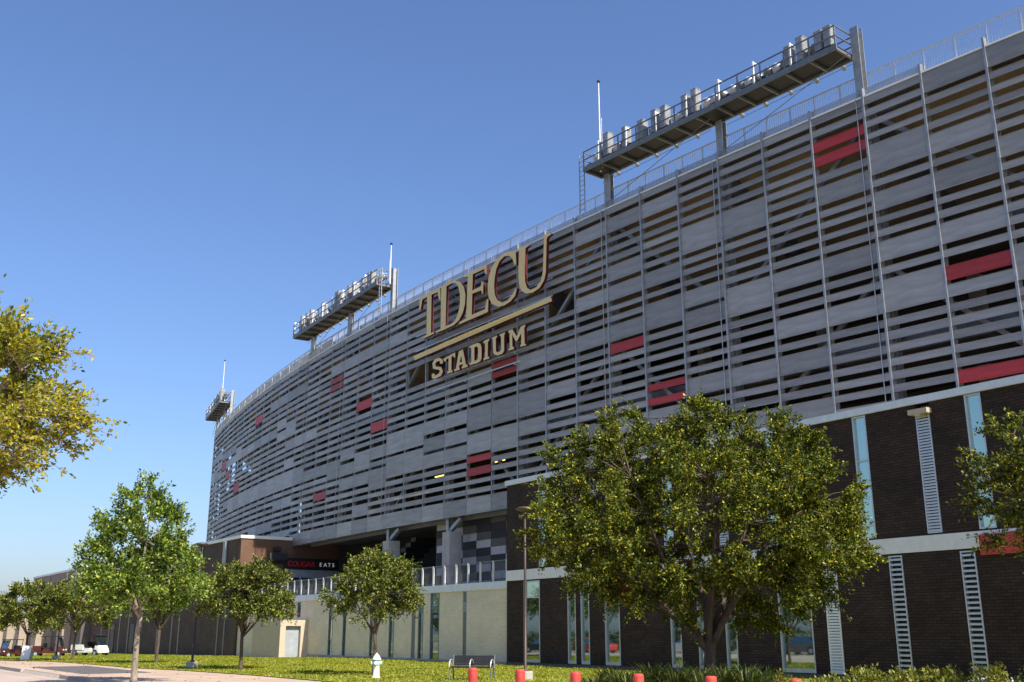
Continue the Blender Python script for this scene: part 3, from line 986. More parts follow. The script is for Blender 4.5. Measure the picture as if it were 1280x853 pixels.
board = empty('letter_board', W(85.2, 38.0, 7.3), 'black board with red and white lettering on the shaded brick end wall', 'sign')
b_ = MB(); b_.tn(85.22, 85.34, 35.1, 41.6, 6.9, 7.82); b_.build('backing', 'dark', board)
rot_end = Matrix.Rotation(math.atan2(NY, NX), 4, 'Z') @ Matrix.Rotation(R(90), 4, 'X')
nn = 35.42
for word, mat, step in (('COUGAR', 'led_red', 0.435), ('EATS', 'led_white', 0.40)):
    for ch in word:
        me = text_mesh(ch, 0.62 if word == 'COUGAR' else 0.46, 0.02, 'letter')
        me.transform(rot_end)
        me.materials.clear(); me.materials.append(M[mat])
        p = Vector(W(85.19, nn, 7.13 if word == 'COUGAR' else 7.18)) - Vector(board.location)
        link_mesh('letter', me, p, 0, board)
        nn += step
    nn += 0.34

fl = empty('wall_floodlight', W(85.0, 34.2, 7.6), 'black rectangular floodlight on an arm against the sunlit brick end wall', 'floodlight')
b_ = MB(); b_.hexa([W(84.9, 33.5, 7.25), W(84.2, 33.45, 7.55), W(84.2, 35.0, 7.55), W(84.9, 35.0, 7.25), W(85.0, 33.5, 7.75), W(84.35, 33.45, 8.1), W(84.35, 35.0, 8.1), W(85.0, 35.0, 7.75)]); b_.build('lamp_head', 'dark', fl)
b_ = MB(); b_.tn(84.95, 85.45, 34.15, 34.35, 7.45, 7.65); b_.build('arm', 'dark', fl)
b_ = MB(); b_.hexa([W(84.9, 33.9, 8.25), W(84.6, 33.9, 8.3), W(84.6, 34.5, 8.3), W(84.9, 34.5, 8.25), W(85.1, 34.0, 8.62), W(84.7, 34.0, 8.66), W(84.7, 34.55, 8.66), W(85.1, 34.55, 8.62)]); b_.build('camera_box', 'dark', fl)
b_ = MB(); b_.tn(84.9, 85.45, 34.2, 34.28, 8.36, 8.44); b_.build('camera_arm', 'dark', fl)

b_ = MB(); b_.tn(20.22, 20.95, 30.98, 31.27, 8.80, 8.97); b_.tn(20.5, 20.7, 31.0, 31.3, 8.72, 8.80)
tag(b_.build_at('wall_light', 'cream', W(20.6, 31.2, 8.85)), 'small buff box light fixed above the upper louver, below the coping', 'wall light')
rs_ = empty('red_banner', W(18.3, 31.2, 4.3), 'red panel sign on the stone band, half hidden by the right-hand tree', 'sign')
b_ = MB(); b_.tn(17.5, 19.0, 31.16, 31.24, 3.98, 4.62); b_.build('face', 'red', rs_)
b_ = MB(); b_.tn(17.5, 17.6, 31.24, 31.3, 4.1, 4.5); b_.tn(18.6, 18.7, 31.24, 31.3, 4.1, 4.5); b_.build('bracket', 'steel', rs_)

# ------------------------------------------------------------------ stadium lettering
_F = 1290.0; _C, _S = math.cos(PITCH), math.sin(PITCH)
def on_screen_curve(px, py, off):
    """plan position (t) and height of a measured outline point on the sign plane"""
    dx, dy = (px - 640) / _F, (426.5 - py) / _F
    r = (dx, _C - _S * dy, _S + _C * dy)
    n = 35.0
    for _ in range(40):
        k = n / (NX * r[0] + NY * r[1])
        t = (UX * r[0] + UY * r[1]) * k
        n = scr(t) + off
    return t, CAM_H + r[2] * k

def L1(p): return [(520 + a / 8.533, 330 + b / 8.533) for a, b in p]
def L2(p): return [(600 + a / 7.11, 280 + b / 7.11) for a, b in p]
def L3(p): return [(530 + a / 9.143, 400 + b / 9.143) for a, b in p]

def stroke(pts, w):
    """polygon around a poly-line with mitred joints"""
    P = [Vector((a, b)) for a, b in pts]
    left, right = [], []
    for i, p in enumerate(P):
        d0 = (P[i] - P[i - 1]).normalized() if i else (P[1] - P[0]).normalized()
        d1 = (P[i + 1] - P[i]).normalized() if i < len(P) - 1 else d0
        n0, n1 = Vector((-d0.y, d0.x)), Vector((-d1.y, d1.x))
        m = (n0 + n1).normalized()
        s = w / 2 / max(0.5, m.dot(n0))
        left.append(tuple(p + m * s)); right.append(tuple(p - m * s))
    return left + right[::-1]

LET = {}
LET['T'] = ([L1([(38, 362), (258, 250), (262, 388), (246, 388), (232, 302), (165, 330), (160, 738), (192, 726), (192, 745), (75, 800), (70, 786), (112, 762), (118, 350), (66, 385), (50, 490), (34, 492)])], )
LET['D'] = ([L1([(258, 252), (340, 195), (415, 176), (475, 198), (512, 250), (527, 330), (522, 430), (500, 520), (460, 600), (400, 655), (300, 702), (215, 737), (210, 722), (262, 695), (268, 262)]),
             L1([(325, 240), (380, 207), (425, 208), (455, 255), (470, 340), (466, 440), (448, 530), (420, 598), (370, 643), (315, 665)])], )
LET['E'] = ([L1([(512, 128), (755, 8), (752, 112), (738, 112), (728, 54), (606, 112), (600, 285), (690, 240), (700, 188), (718, 192), (716, 318), (702, 318), (696, 282), (600, 318), (594, 545), (735, 485), (755, 375), (772, 378), (768, 512), (470, 642), (455, 637), (462, 622), (535, 580), (552, 138), (512, 142)])], )
LET['C'] = ([L2([(318, 243), (322, 362), (304, 364), (286, 305), (255, 283), (215, 290), (175, 330), (145, 400), (130, 480), (125, 560), (132, 630), (155, 680), (200, 700), (245, 680), (290, 625), (318, 568), (327, 578), (312, 640), (270, 690), (215, 725), (165, 737), (110, 715), (78, 660), (68, 580), (75, 480), (100, 390), (150, 315), (210, 262), (270, 243)])], )
LET['U'] = ([L2([(325, 236), (430, 178), (440, 190), (405, 215), (400, 300), (398, 430), (402, 520), (418, 570), (450, 588), (500, 563), (540, 508), (558, 430), (563, 300), (568, 130), (558, 120), (565, 105), (622, 80), (633, 92), (602, 115), (592, 135), (588, 300), (585, 430), (570, 500), (530, 570), (470, 610), (410, 622), (370, 597), (345, 540), (340, 430), (348, 240), (326, 248)])], )
SMALL = [
    ('S', [L3(stroke([(200, 500), (196, 462), (170, 452), (130, 468), (112, 500), (118, 545), (150, 552), (185, 555), (198, 590), (180, 628), (128, 655), (108, 655), (104, 615)], 33))]),
    ('T', [L3([(222, 445), (355, 372), (358, 425), (340, 435), (335, 410), (314, 420), (312, 580), (325, 574), (325, 600), (265, 614), (265, 590), (280, 582), (280, 436), (255, 450), (250, 475), (228, 475)])]),
    ('A', [L3([(345, 590), (345, 568), (363, 560), (398, 362), (444, 338), (480, 515), (498, 510), (498, 538), (430, 556), (430, 535), (445, 528), (442, 505), (402, 520), (398, 545), (408, 546), (408, 570)]), L3([(408, 490), (435, 477), (424, 400)])]),
    ('D', [L3([(520, 300), (610, 263), (642, 273), (657, 310), (657, 440), (642, 475), (600, 497), (520, 517), (520, 495), (540, 485), (540, 318), (520, 325)]), L3([(575, 315), (603, 302), (618, 322), (618, 440), (600, 462), (575, 470)])]),
    ('I', [L3([(680, 245), (745, 213), (745, 240), (729, 250), (728, 425), (745, 418), (745, 442), (680, 462), (680, 440), (697, 430), (698, 265), (680, 272)])]),
    ('U', [L3([(778, 205), (835, 178), (835, 200), (820, 210), (822, 360), (840, 372), (868, 360), (880, 340), (880, 185), (865, 190), (865, 168), (925, 143), (925, 165), (915, 175), (915, 355), (895, 387), (845, 407), (805, 397), (790, 372), (788, 225), (778, 225)])]),
    ('M', [L3([(965, 125), (1010, 108), (1060, 190), (1105, 80), (1155, 53), (1155, 80), (1145, 90), (1150, 280), (1166, 274), (1166, 292), (1100, 307), (1100, 285), (1112, 280), (1110, 150), (1065, 242), (1045, 242), (1007, 165), (1010, 312), (1027, 306), (1027, 335), (965, 352), (965, 330), (980, 322), (978, 150), (965, 150)])]),
]
SIGN_OFF = -0.75
sign = empty('stadium_lettering', W(55, scr(55) - .75, 19.5), 'gold TDECU STADIUM letters with dark red edges and underline mounted on the screen', 'sign')

def letter(parent, loops, depth, name='letter'):
    pts3 = [[on_screen_curve(x, y, SIGN_OFF) for x, y in lp] for lp in loops]
    flat = [p for lp in pts3 for p in lp]
    tris = tessellate_polygon([[Vector((-a, b, 0)) for a, b in lp] for lp in pts3])
    face = MB()
    vs = [W(t, scr(t) + SIGN_OFF, z) for t, z in flat]
    fs = []
    for tr in tris:
        a, b, c = [Vector(vs[k]) for k in tr]
        fs.append(tr if (b - a).cross(c - a).dot(Vector((NX, NY, 0))) < 0 else tr[::-1])
    face.add(vs, fs)
    ob = face.build(name, 'gold', parent)
    ret = MB()
    off = 0
    for lp in pts3:
        k = len(lp)
        f = [W(t, scr(t) + SIGN_OFF + .004, z) for t, z in lp]
        b = [W(t, scr(t) + SIGN_OFF + depth, z) for t, z in lp]
        ret.add(f + b, [(i, (i + 1) % k, (i + 1) % k + k, i + k) for i in range(k)])
    # back plate closes the can
    vb = [W(t, scr(t) + SIGN_OFF + depth, z) for t, z in flat]
    ret.add(vb, [tr[::-1] for tr in fs])
    # thin trim that sticks out round the face
    ret.build('letter_return', 'maroon', ob)
    return ob
for k in 'TDECU': letter(sign, LET[k][0], 0.20)
for k, loops in SMALL: letter(sign, loops, 0.20)
letter(sign, [[(516.5, 445.5), (575, 419.6), (632, 395), (688.5, 370.8), (690, 376.6), (633, 400.8), (576, 425.6), (518.5, 450.5)]], 0.2, 'underline_bar')
for z in (22.0, 20.9, 18.25, 17.55):
    ta, tb = (46.6, 62.4) if z > 19 else (49.8, 59.8)
    k = 8
    rail = MB()
    for i in range(k):
        a, b = ta + (tb - ta) * i / k, ta + (tb - ta) * (i + 1) / k
        rail.bar(W(a, scr(a) - .3, z), W(b, scr(b) - .3, z), .06)
    rl_ = rail.build('mounting_rail', 'alu', sign)
    for i in range(11, 15):
        t = post_t(i)
        m2 = MB(); m2.bar(W(t, scr(t) - .3, z - .06), W(t, scr(t) - .08, z - .06), .06); m2.build('standoff', 'alu', rl_)

# ------------------------------------------------------------------ floodlight gantries on the roof edge
grng = random.Random(4)
def gantry(posts, t0, t1, label, rod, antenna_t, ladder_t):
    zd = 27.25
    a, b = Vector(W(t0, scr(t0), 0)), Vector(W(t1, scr(t1), 0))
    root = empty('floodlight_gantry', (a.x, a.y, 25.0), label, 'light gantry', 'floodlight gantries on the stadium roof edge')
    d = b - a; L = d.length; x = d / L
    y = Vector((-x.y, x.x, 0))
    if y.dot(Vector((NX, NY, 0))) < 0: y = -y           # inwards
    Z = Vector((0, 0, 1))
    def P(s, o, z): return a + x * s + y * o + Z * z
    def hx(mb, s0, s1, o0, o1, z0, z1):
        c = [P(s1, o0, 0), P(s0, o0, 0), P(s0, o1, 0), P(s1, o1, 0)]
        mb.hexa([p + Z * z0 for p in c] + [p + Z * z1 for p in c])
    O0, O1 = -1.1, 0.45
    dk = MB()
    hx(dk, 0, L, O0 + .1, O1 - .1, zd + .16, zd + .2)
    dk.build('deck_grating', 'dark', root)
    fr = MB()
    hx(fr, 0, L, O0, O0 + .09, zd + .02, zd + .3); hx(fr, 0, L, O1 - .09, O1, zd + .02, zd + .3)
    k = int(L / 1.4)
    for i in range(k + 1):
        s = .06 + (L - .12) * i / k
        hx(fr, s - .05, s + .05, O0 + .1, O1 - .1, zd, zd + .14)
    fr.build('deck_frame', 'steel', root)
    rl = MB()
    for zz in (zd + .75, zd + 1.25):
        for o in (O0 + .03, O1 - .03):
            rl.bar(P(0, o, zz), P(L, o, zz), .055)
        rl.bar(P(.02, O0 + .06, zz), P(.02, O1 - .06, zz), .055); rl.bar(P(L - .02, O0 + .06, zz), P(L - .02, O1 - .06, zz), .055)
    for i in range(k + 1):
        s = .05 + (L - .1) * i / k
        for o in (O0 + .03, O1 - .03):
            rl.bar(P(s, o, zd + .3), P(s, o, zd + 1.24), .06)
    rl.build('guard_rail', 'steel', root)
    # posts
    for q, pi in enumerate(posts):
        t = post_t(pi)
        s = (Vector(W(t, scr(t), 0)) - a).dot(x)
        s = min(max(s, -.25), L + .2)
        top = 28.75 if (s < .3 and q == 0) else zd
        pm = MB()
        oo = .28
        for (u0, u1, w0, w1) in ((-.2, .2, oo - .2, oo - .165), (-.2, .2, oo + .165, oo + .2), (-.02, .02, oo - .165, oo + .165)):
            hx(pm, s + u0, s + u1, w0, w1, 24.42, top)
        pm.build('post', 'galv', root)
        
    # guy rods between posts
    ss = [(Vector(W(post_t(pi), scr(post_t(pi)), 0)) - a).dot(x) for pi in posts]
    for q in range(len(ss) - 1):
        gr_ = MB(); gr_.tube([P(ss[q] + .1, -.4, zd), P(ss[q + 1] - .1, -.3, 25.1)], .02, 5); gr_.build('guy_rod', 'steel', root)
        gr_ = MB(); gr_.tube([P(ss[q] + .1, -.4, 26.6), P(ss[q + 1] - .1, -.35, 26.5)], .015, 5); gr_.build('guy_rod', 'steel', root)
    # ballast boxes and lamps
    s = .55
    n_ = 0
    while s < L - .4:
        kind = grng.random()
        if kind < .40:
            h = grng.uniform(1.05, 1.45); w = grng.uniform(.34, .46)
            m2 = MB(); hx(m2, s - w / 2, s + w / 2, O0 + .2, O0 + .62, zd + .42, zd + .42 + h)
            hx(m2, s - w / 2 - .015, s + w / 2 + .015, O0 + .19, O0 + .63, zd + .42 + h, zd + .46 + h)
            bo = m2.build('ballast_box', 'box_grey', root)
            m2 = MB(); hx(m2, s - w / 2 + .04, s + w / 2 - .04, O0 + .175, O0 + .2, zd + .5, zd + .36 + h); m2.build('access_door', 'galv', bo)
            m2 = MB(); hx(m2, s - .05, s + .05, O0 + .3, O0 + .5, zd + .2, zd + .42); m2.build('foot', 'steel', bo)
            s += w + .12
        else:
            c = P(s, O0 + .75, zd + 1.0)
            dirv = (y * .86 - Z * .5 + x * grng.uniform(-.25, .25)).normalized()
            m2 = MB()
            m2.tube([c - dirv * .3, c - dirv * .2, c, c + dirv * .25], [.07, .20, .31, .37], 12)
            lp = m2.build('lamp', 'alu' if grng.random() < .6 else 'steel', root, True)
            m2 = MB(); m2.bar(P(s, O0 + .62, zd + .2), P(s, O0 + .62, zd + .95), .07); m2.bar(P(s - .3, O0 + .62, zd + .62), P(s + .3, O0 + .62, zd + .62), .05)
            m2.build('yoke', 'white', lp)
            s += .5
        if n_ % 4 == 3:
            m2 = MB(); hx(m2, s - .04, s + .04, O0 + .12, O0 + .2, zd + .3, zd + 1.6); hx(m2, s - .04, s + .04, O0 + .2, O0 + .5, zd + 1.5, zd + 1.58); m2.build('davit', 'white', root)
            s += .2
        n_ += 1
    m2 = MB(); m2.tube([P(.2 + (L - .4) * q / 24, O0 + .16, zd + .42 + .05 * math.sin(q * 2.1)) for q in range(25)], .028, 6); m2.build('cable', 'dark', root)
    # outrigger lamps slung below the inner edge
    for i in range(int(L / 1.5)):
        s_ = .8 + i * 1.5
        c = P(s_, O1 + .14, zd + .12)
        m2 = MB(); m2.tube([c - y * .22 + Z * .05, c, c + y * .2 - Z * .1], [.03, .09, .12], 8)
        lo_ = m2.build('outrigger_lamp', 'galv', root, True)
    # lightning rods
    if antenna_t is not None:
        s = (Vector(W(antenna_t, scr(antenna_t), 0)) - a).dot(x)
        m2 = MB(); m2.tube([P(s, -.2, zd + .1), P(s, -.2, zd + rod * .55), P(s, -.2, zd + rod)], [.05, .04, .028], 8)
        an = m2.build('lightning_rod', 'white', root)
        m2 = MB(); m2.lathe(P(s, -.2, zd + rod - .05), [(.02, 0), (.1, .06), (.1, .14), (.02, .2)], 10); m2.build('ball_tip', 'dark', an)
        m2 = MB(); m2.tube([P(s - .45, -.5, zd + .1), P(s - .45, -.5, zd + rod * .55)], .035, 8); m2.build('lightning_rod', 'galv', root)
    if ladder_t is not None:
        s = (Vector(W(ladder_t, scr(ladder_t), 0)) - a).dot(x)
        m2 = MB()
        for u in (-.2, .2): m2.bar(P(s + u, -.85, 24.9), P(s + u, -.85, zd + 1.3), .05)
        z = 25.1
        while z < zd + 1.2:
            m2.bar(P(s - .2, -.85, z), P(s + .2, -.85, z), .03); z += .3
        m2.build('ladder', 'galv', root)
    return root

gantry((2, 5, 8), 26.0, 42.85, 'long floodlight gantry nearest the camera, at upper right above the screen', 5.9, 42.3, 43.2)
gantry((17, 20, 23), 67.4, 85.3, 'middle floodlight gantry standing left of the gold lettering', 3.3, 66.9, 67.2)
gantry((34, 36, 38), 115.0, 126.5, 'farthest floodlight gantry with a tall rod at the left corner of the stadium', 6.2, 119.8, None)

# ------------------------------------------------------------------ trees
def unit(v):
    return v / (np.linalg.norm(v, axis=-1, keepdims=True) + 1e-9)

def leaf_quads(rs, pos, axis, size, up_bias=0.5, aspect=0.5, jitter=0.9):
    n = len(pos)
    ax = unit(axis + rs.normal(0, jitter, (n, 3)))
    nr = unit(rs.normal(0, 0.8, (n, 3)) + np.array([0, 0, up_bias]))
    side = unit(np.cross(ax, nr))
    s = size * rs.uniform(0.65, 1.25, (n, 1))
    base = pos
    tip = pos + ax * s
    m = pos + ax * s * 0.48
    nn = unit(np.cross(side, ax))
    w = s * aspect * 0.5
    fold = nn * s * 0.10
    return np.stack([base, m + side * w + fold, tip, m - side * w + fold], 1)

def tree(name, label, base, trunk_h, cz, rx, ry, rz_up, rz_dn, seed, n_br, twigs, leaves, leaf, size, bark='bark', trunk_r=0.12, group=None, spiky=0.0, twig_len=0.5, lean=(0, 0), aspect=0.5, n_limb=7, cone=0.0, low=-0.75, twig_wood=False, spread=0.35):
    """trunk and limbs grown to points in an uneven envelope, twigs on their ends, leaves along every twig"""
    rs = np.random.RandomState(seed)
    base = np.array(base, float)
    root = empty(name, tuple(base), label, 'tree', group)
    C = base + np.array([lean[0], lean[1], cz])
    bumps = unit(rs.normal(0, 1, (14, 3))); amp = rs.uniform(-0.30, 0.34, 14)
    def env(d):
        r = np.ones(len(d))
        for b, a in zip(bumps, amp):
            r += a * np.exp(-(1 - d @ b) * 5.0)
        return np.clip(r, 0.55, 1.35)
    def radii(d):
        return np.stack([np.full(len(d), rx), np.full(len(d), ry), np.where(d[:, 2] > 0, rz_up, rz_dn)], 1)
    wood = MB()
    top = base + np.array([lean[0] * .4, lean[1] * .4, trunk_h])
    tp = [base + (top - base) * f + np.array([math.sin(f * 5 + seed) * .04, math.cos(f * 4 + seed) * .04, 0]) * f * trunk_h / 2 for f in (0, .06, .3, .65, 1)]
    trunk = MB(); trunk.tube(tp, [trunk_r * 1.55, trunk_r * 1.15, trunk_r, trunk_r * .92, trunk_r * .85], 10)
    tob = trunk.build('trunk', bark, root, True)
    # limbs
    nodes = []; 
    def curve(a, b, r0, r1, k=6, sag=0.12, wig=.06):
        a, b = np.array(a, float), np.array(b, float)
        L = np.linalg.norm(b - a)
        out = []
        w1, w2 = rs.normal(0, wig * L, 3), rs.normal(0, wig * L, 3)
        for i in range(k + 1):
            f = i / k
            p = a + (b - a) * f + w1 * math.sin(math.pi * f) * .6 + w2 * math.sin(2 * math.pi * f) * .4
            p[2] += sag * L * math.sin(math.pi * f)
            out.append(p)
        rad = [r0 + (r1 - r0) * (i / k) for i in range(k + 1)]
        return out, rad
    dirs = []
    for i in range(n_limb):
        az = 2 * math.pi * (i + rs.uniform(-.3, .3)) / n_limb
        el = rs.uniform(-.05, .95)
        dirs.append((math.cos(az) * math.cos(el), math.sin(az) * math.cos(el), math.sin(el)))
    dirs.append((0.05, 0.05, 1.0))
    dirs = unit(np.array(dirs))
    ends = C + dirs * radii(dirs) * (env(dirs) * rs.uniform(.55, .8, len(dirs)))[:, None]
    ends[-1] = C + np.array([0, 0, rz_up * .85])
    st = top.copy()
    for i, e in enumerate(ends):
        s_ = base + (top - base) * rs.uniform(.8, 1.0) if i < len(ends) - 1 else top
        pts, rad = curve(s_, e, trunk_r * (.62 if i < len(ends) - 1 else .8), trunk_r * .12, 7, -.06 if dirs[i][2] > .5 else .05)
        wood.tube([tuple(p) for p in pts], rad, 6, False)
        for p in pts[1:]: nodes.append(p)
    nodes = np.array(nodes)
    # branches to points spread through the outer envelope
    d = unit(rs.normal(0, 1, (n_br * 2, 3)))
    d = d[d[:, 2] > low][:n_br]
    fr = rs.uniform(.28, 1.0, len(d)) ** .55
    off = d * radii(d) * (env(d) * fr)[:, None]
    sh = 1 - cone * np.clip(off[:, 2] / rz_up, -.5, 1)
    off[:, 0] *= sh; off[:, 1] *= sh
    tips = C + off
    tpos, tdir = [], []
    for p, dd in zip(tips, d):
        dist = np.linalg.norm(nodes - p, axis=1) + 0.6 * np.maximum(0, nodes[:, 2] - p[2])
        q = nodes[np.argmin(dist)]
        pts, rad = curve(q, p, trunk_r * .14, trunk_r * .04, 3, .05, .05)
        wood.tube([tuple(x) for x in pts], rad, 4, False)
        out = unit((p - q)[None])[0]
        L = np.linalg.norm(p - q)
        for _ in range(twigs):
            f = rs.uniform(1 - min(.85, spread / max(L, .05)), 1.0)
            o = q + (p - q) * f + rs.normal(0, .07, 3) * min(1, L)
            dv = unit((out * .6 + dd * (.5 + spiky) + rs.normal(0, .7, 3) + np.array([0, 0, .25 + spiky * .5]))[None])[0]
            tpos.append(o); tdir.append(dv)
    tpos, tdir = np.array(tpos), np.array(tdir)
    if twig_wood:
        tw_ = MB()
        for o_, v_ in zip(tpos, tdir):
            e_ = o_ + v_ * twig_len
            tw_.tube([tuple(o_), tuple((o_ + e_) / 2 + np.array([0, 0, -.01])), tuple(e_ + np.array([0, 0, -.18 * twig_len]))], [.007, .005, .002], 3, False)
        tw_.build('twigs', bark, root)['kind'] = 'stuff'
    wob = wood.build('limbs', bark, root, True)
    # leaves along the twigs
    n = len(tpos) * leaves
    idx = np.repeat(np.arange(len(tpos)), leaves)
    f = rs.uniform(.05, 1.0, n)
    tl = (twig_len * rs.uniform(.6, 1.3, len(tpos)))[idx]
    bend = np.zeros((n, 3)); bend[:, 2] = -(f ** 2) * tl * .18
    pos = tpos[idx] + tdir[idx] * (f * tl)[:, None] + bend + rs.normal(0, size * .35, (n, 3))
    q = leaf_quads(rs, pos, tdir[idx], size, .5, aspect)
    me = quads_mesh('crown', q, leaf, base)
    cr = link_mesh('crown', me, (0, 0, 0), 0, root)
    cr['kind'] = 'stuff'
    return root

big = tree('spreading_tree', 'big spreading olive-green tree in front of the brick wing', (4.45, 24.3, 0), 1.35, 4.0, 4.15, 3.6, 2.9, 2.35, 3, 420, 16, 42, 'leaf_big', 0.072, 'bark', 0.15, spiky=.15, twig_len=.42, n_limb=7, low=-.95)
# clump of dead leaves under the crown
rs = np.random.RandomState(9)
pp = np.array([2.55, 24.0, 2.45]) + rs.normal(0, 1, (90, 3)) * np.array([.07, .07, .12])
dl = link_mesh('dead_leaf_clump', quads_mesh('dead_leaf_clump', leaf_quads(rs, pp, rs.normal(0, 1, (90, 3)), .1), 'leaf_brown', big.location), (0, 0, 0), 0, big)

tree('street_tree', 'bright green young tree with a slim pale trunk on the sidewalk at left', (-12.55, 36.0, 0), 2.5, 3.65, 1.95, 1.85, 2.75, 1.3, 21, 140, 8, 25, 'leaf_green', 0.135, 'bark_pale', 0.10, 'trees along the walk', spiky=.6, twig_len=.6, cone=.45)
tree('street_tree', 'dense round-topped small tree on the lawn left of the vestibule door', (-12.15, 48.4, 0.02), 1.75, 3.2, 2.25, 2.1, 1.75, 1.35, 32, 130, 10, 24, 'leaf_dark', 0.125, 'bark', 0.085, 'trees along the walk', spiky=.25, twig_len=.5)
tree('street_tree', 'small leafy tree right behind the white fire hydrant', (-5.35, 42.0, 0.02), 1.75, 3.3, 1.75, 1.7, 1.65, 1.55, 43, 115, 10, 24, 'leaf_dark', 0.11, 'bark', 0.075, 'trees along the walk', spiky=.25, twig_len=.5)
tree('street_tree', 'yellowish-green small tree beside the dark lamp post, behind the bright young tree', (-19.1, 58.0, 0.02), 1.9, 4.1, 2.2, 2.1, 2.1, 1.9, 54, 120, 9, 20, 'leaf_green', 0.15, 'bark', 0.09, 'trees along the walk', spiky=.25)
tree('street_tree', 'tree standing in front of the white utility cart', (-28.2, 69.3, zg(73)), 1.9, 3.3, 2.4, 2.2, 1.75, 1.4, 65, 100, 9, 19, 'leaf_dark', 0.17, 'bark', 0.085, 'trees along the walk', spiky=.2)
tree('street_tree', 'tree behind the white folding sign at the left', (-33.6, 74.5, zg(80)), 1.9, 3.5, 2.5, 2.2, 1.75, 1.5, 76, 100, 9, 19, 'leaf_dark', 0.18, 'bark', 0.085, 'trees along the walk', spiky=.2)
tree('street_tree', 'farthest tree, cut off by the left edge of the photo', (-47.5, 96.0, zg(105)), 2.0, 3.4, 2.6, 2.3, 1.7, 1.5, 87, 80, 9, 17, 'leaf_dark', 0.22, 'bark', 0.09, 'trees along the walk', spiky=.2)
tree('golden_tree', 'golden-yellow leafed tree entering from the left edge against the sky', (-7.5, 12.2, 0), 2.2, 4.4, 2.3, 2.3, 1.3, 1.5, 98, 210, 11, 32, 'leaf_gold', 0.065, 'bark_pale', 0.11, spiky=.5, twig_len=.42, twig_wood=True)
tree('edge_tree', 'sunlit tree cut off by the right edge in front of the brick wing', (10.0, 17.6, 0), 1.7, 4.15, 2.1, 2.0, 1.6, 1.7, 109, 150, 12, 30, 'leaf_big', 0.075, 'bark', 0.11, spiky=.4, twig_len=.42, twig_wood=True)

src = [o for o in COL.objects if o.name.startswith('street_tree') and o.parent is None][1]
for k, t in enumerate((56, 65, 73, 84, 94, 106, 60, 78)):
    c_ = copy_tree(src)
    c_.location = W(t, -13.5 - (k % 2) * 3 - (k > 5) * 7, zg(t))
    c_.rotation_euler = (0, 0, k * 1.3)
    sc_ = 1.5 + .25 * (k % 3); c_.scale = (sc_, sc_, sc_)
    c_['label'] = 'tree across the street, seen only mirrored in the ground-floor windows'
    c_['group'] = 'trees across the street'

# ------------------------------------------------------------------ planting
def blades(rs, centre, n, h, spread, w):
    """arching strap leaves: three quads each"""
    out = []
    for _ in range(n):
        a = rs.uniform(0, 2 * math.pi); d = np.array([math.cos(a), math.sin(a), 0])
        s = np.array([-d[1], d[0], 0]) * w / 2
        p0 = np.array(centre) + d * rs.uniform(0, .12)
        hh = h * rs.uniform(.6, 1.15); ou = spread * rs.uniform(.3, 1.1)
        ps = [p0 + d * ou * f ** 1.8 + np.array([0, 0, hh * (f - .28 * f ** 3.2)]) for f in (0, .4, .75, 1)]
        ws = [1, .9, .6, .06]
        for i in range(3):
            out.append([ps[i] - s * ws[i], ps[i] + s * ws[i], ps[i + 1] + s * ws[i + 1], ps[i + 1] - s * ws[i + 1]])
    return np.array(out)

rs = np.random.RandomState(7)
names = ['leftmost clump of strap-leaved grass by the third red bollard', 'second clump of strap-leaved grass, just right of the third red bollard', 'low strap-leaved clump left of the fourth red bollard', 'tall strap-leaved clump behind the fourth red bollard',
         'strap-leaved clump just left of the big tree trunk', 'strap-leaved clump hiding the foot of the big tree trunk', 'strap-leaved clump just right of the big tree trunk', 'strap-leaved clump behind the fifth red bollard', 'rightmost strap-leaved grass clump, right of the fifth red bollard']
for i, (px, Y, h) in enumerate([(733, 22.5, .78), (752, 23.5, .9), (772, 22.0, .88), (800, 23.0, 1.0), (828, 22.4, 1.0), (856, 22.0, .95), (880, 22.8, .98), (908, 22.2, .98), (930, 23.2, .92)]):
    X = (px - 640) / 1290 * Y * 1.045
    q = blades(rs, (X, Y, 0), 260, h * 1.25, .66, .04)
    me = quads_mesh('strap_leaf_plant', q, 'leaf_strap', (X, Y, 0))
    o = link_mesh('strap_leaf_plant', me, (X, Y, 0))
    tag(o, names[i], 'plant', 'strap-leaved plants under the big tree')

def shrub(px, Y, h, r, leaf, size, label, n=3600, flowers=None, group='shrubs of the low hedge'):
    X = (px - 640) / 1290 * Y * 1.05
    root = empty('hedge_shrub', (X, Y, 0), label, 'shrub', group)
    rs_ = np.random.RandomState(int(px))
    d = unit(rs_.normal(0, 1, (n, 3))); d[:, 2] = np.abs(d[:, 2])
    rr = rs_.uniform(.55, 1.05, (n, 1)) ** .5 * (1 + .15 * np.sin(d[:, :1] * 9 + px) * np.cos(d[:, 1:2] * 8))
    pos = np.array([X, Y, .12]) + d * rr * np.array([r, r, h - .15])
    q = leaf_quads(rs_, pos, d, size, .6, .55, .6)
    link_mesh('foliage', quads_mesh('foliage', q, leaf, (X, Y, 0)), (0, 0, 0), 0, root)['kind'] = 'stuff'
    st_ = MB()
    for k in range(7):
        a = k * .9
        st_.tube([(X, Y, 0), (X + math.cos(a) * r * .4, Y + math.sin(a) * r * .4, h * .45), (X + math.cos(a) * r * .6, Y + math.sin(a) * r * .6, h * .8)], [.018, .013, .006], 5)
    st_.build('stems', 'bark', root)
    if flowers:
        k, mat = flowers
        sel = pos[rs_.choice(np.where(d[:, 2] > .35)[0], k)]
        for c in sel[:]:
            pass
        pts = np.repeat(sel, 16, axis=0) + rs_.normal(0, .035, (k * 16, 3)) + np.array([0, 0, .03])
        link_mesh('blossoms', quads_mesh('blossoms', leaf_quads(rs_, pts, np.tile([0, 0, 1.], (k * 16, 1)), .05, .9, .8), mat, (X, Y, 0)), (0, 0, 0), 0, root)
    return root
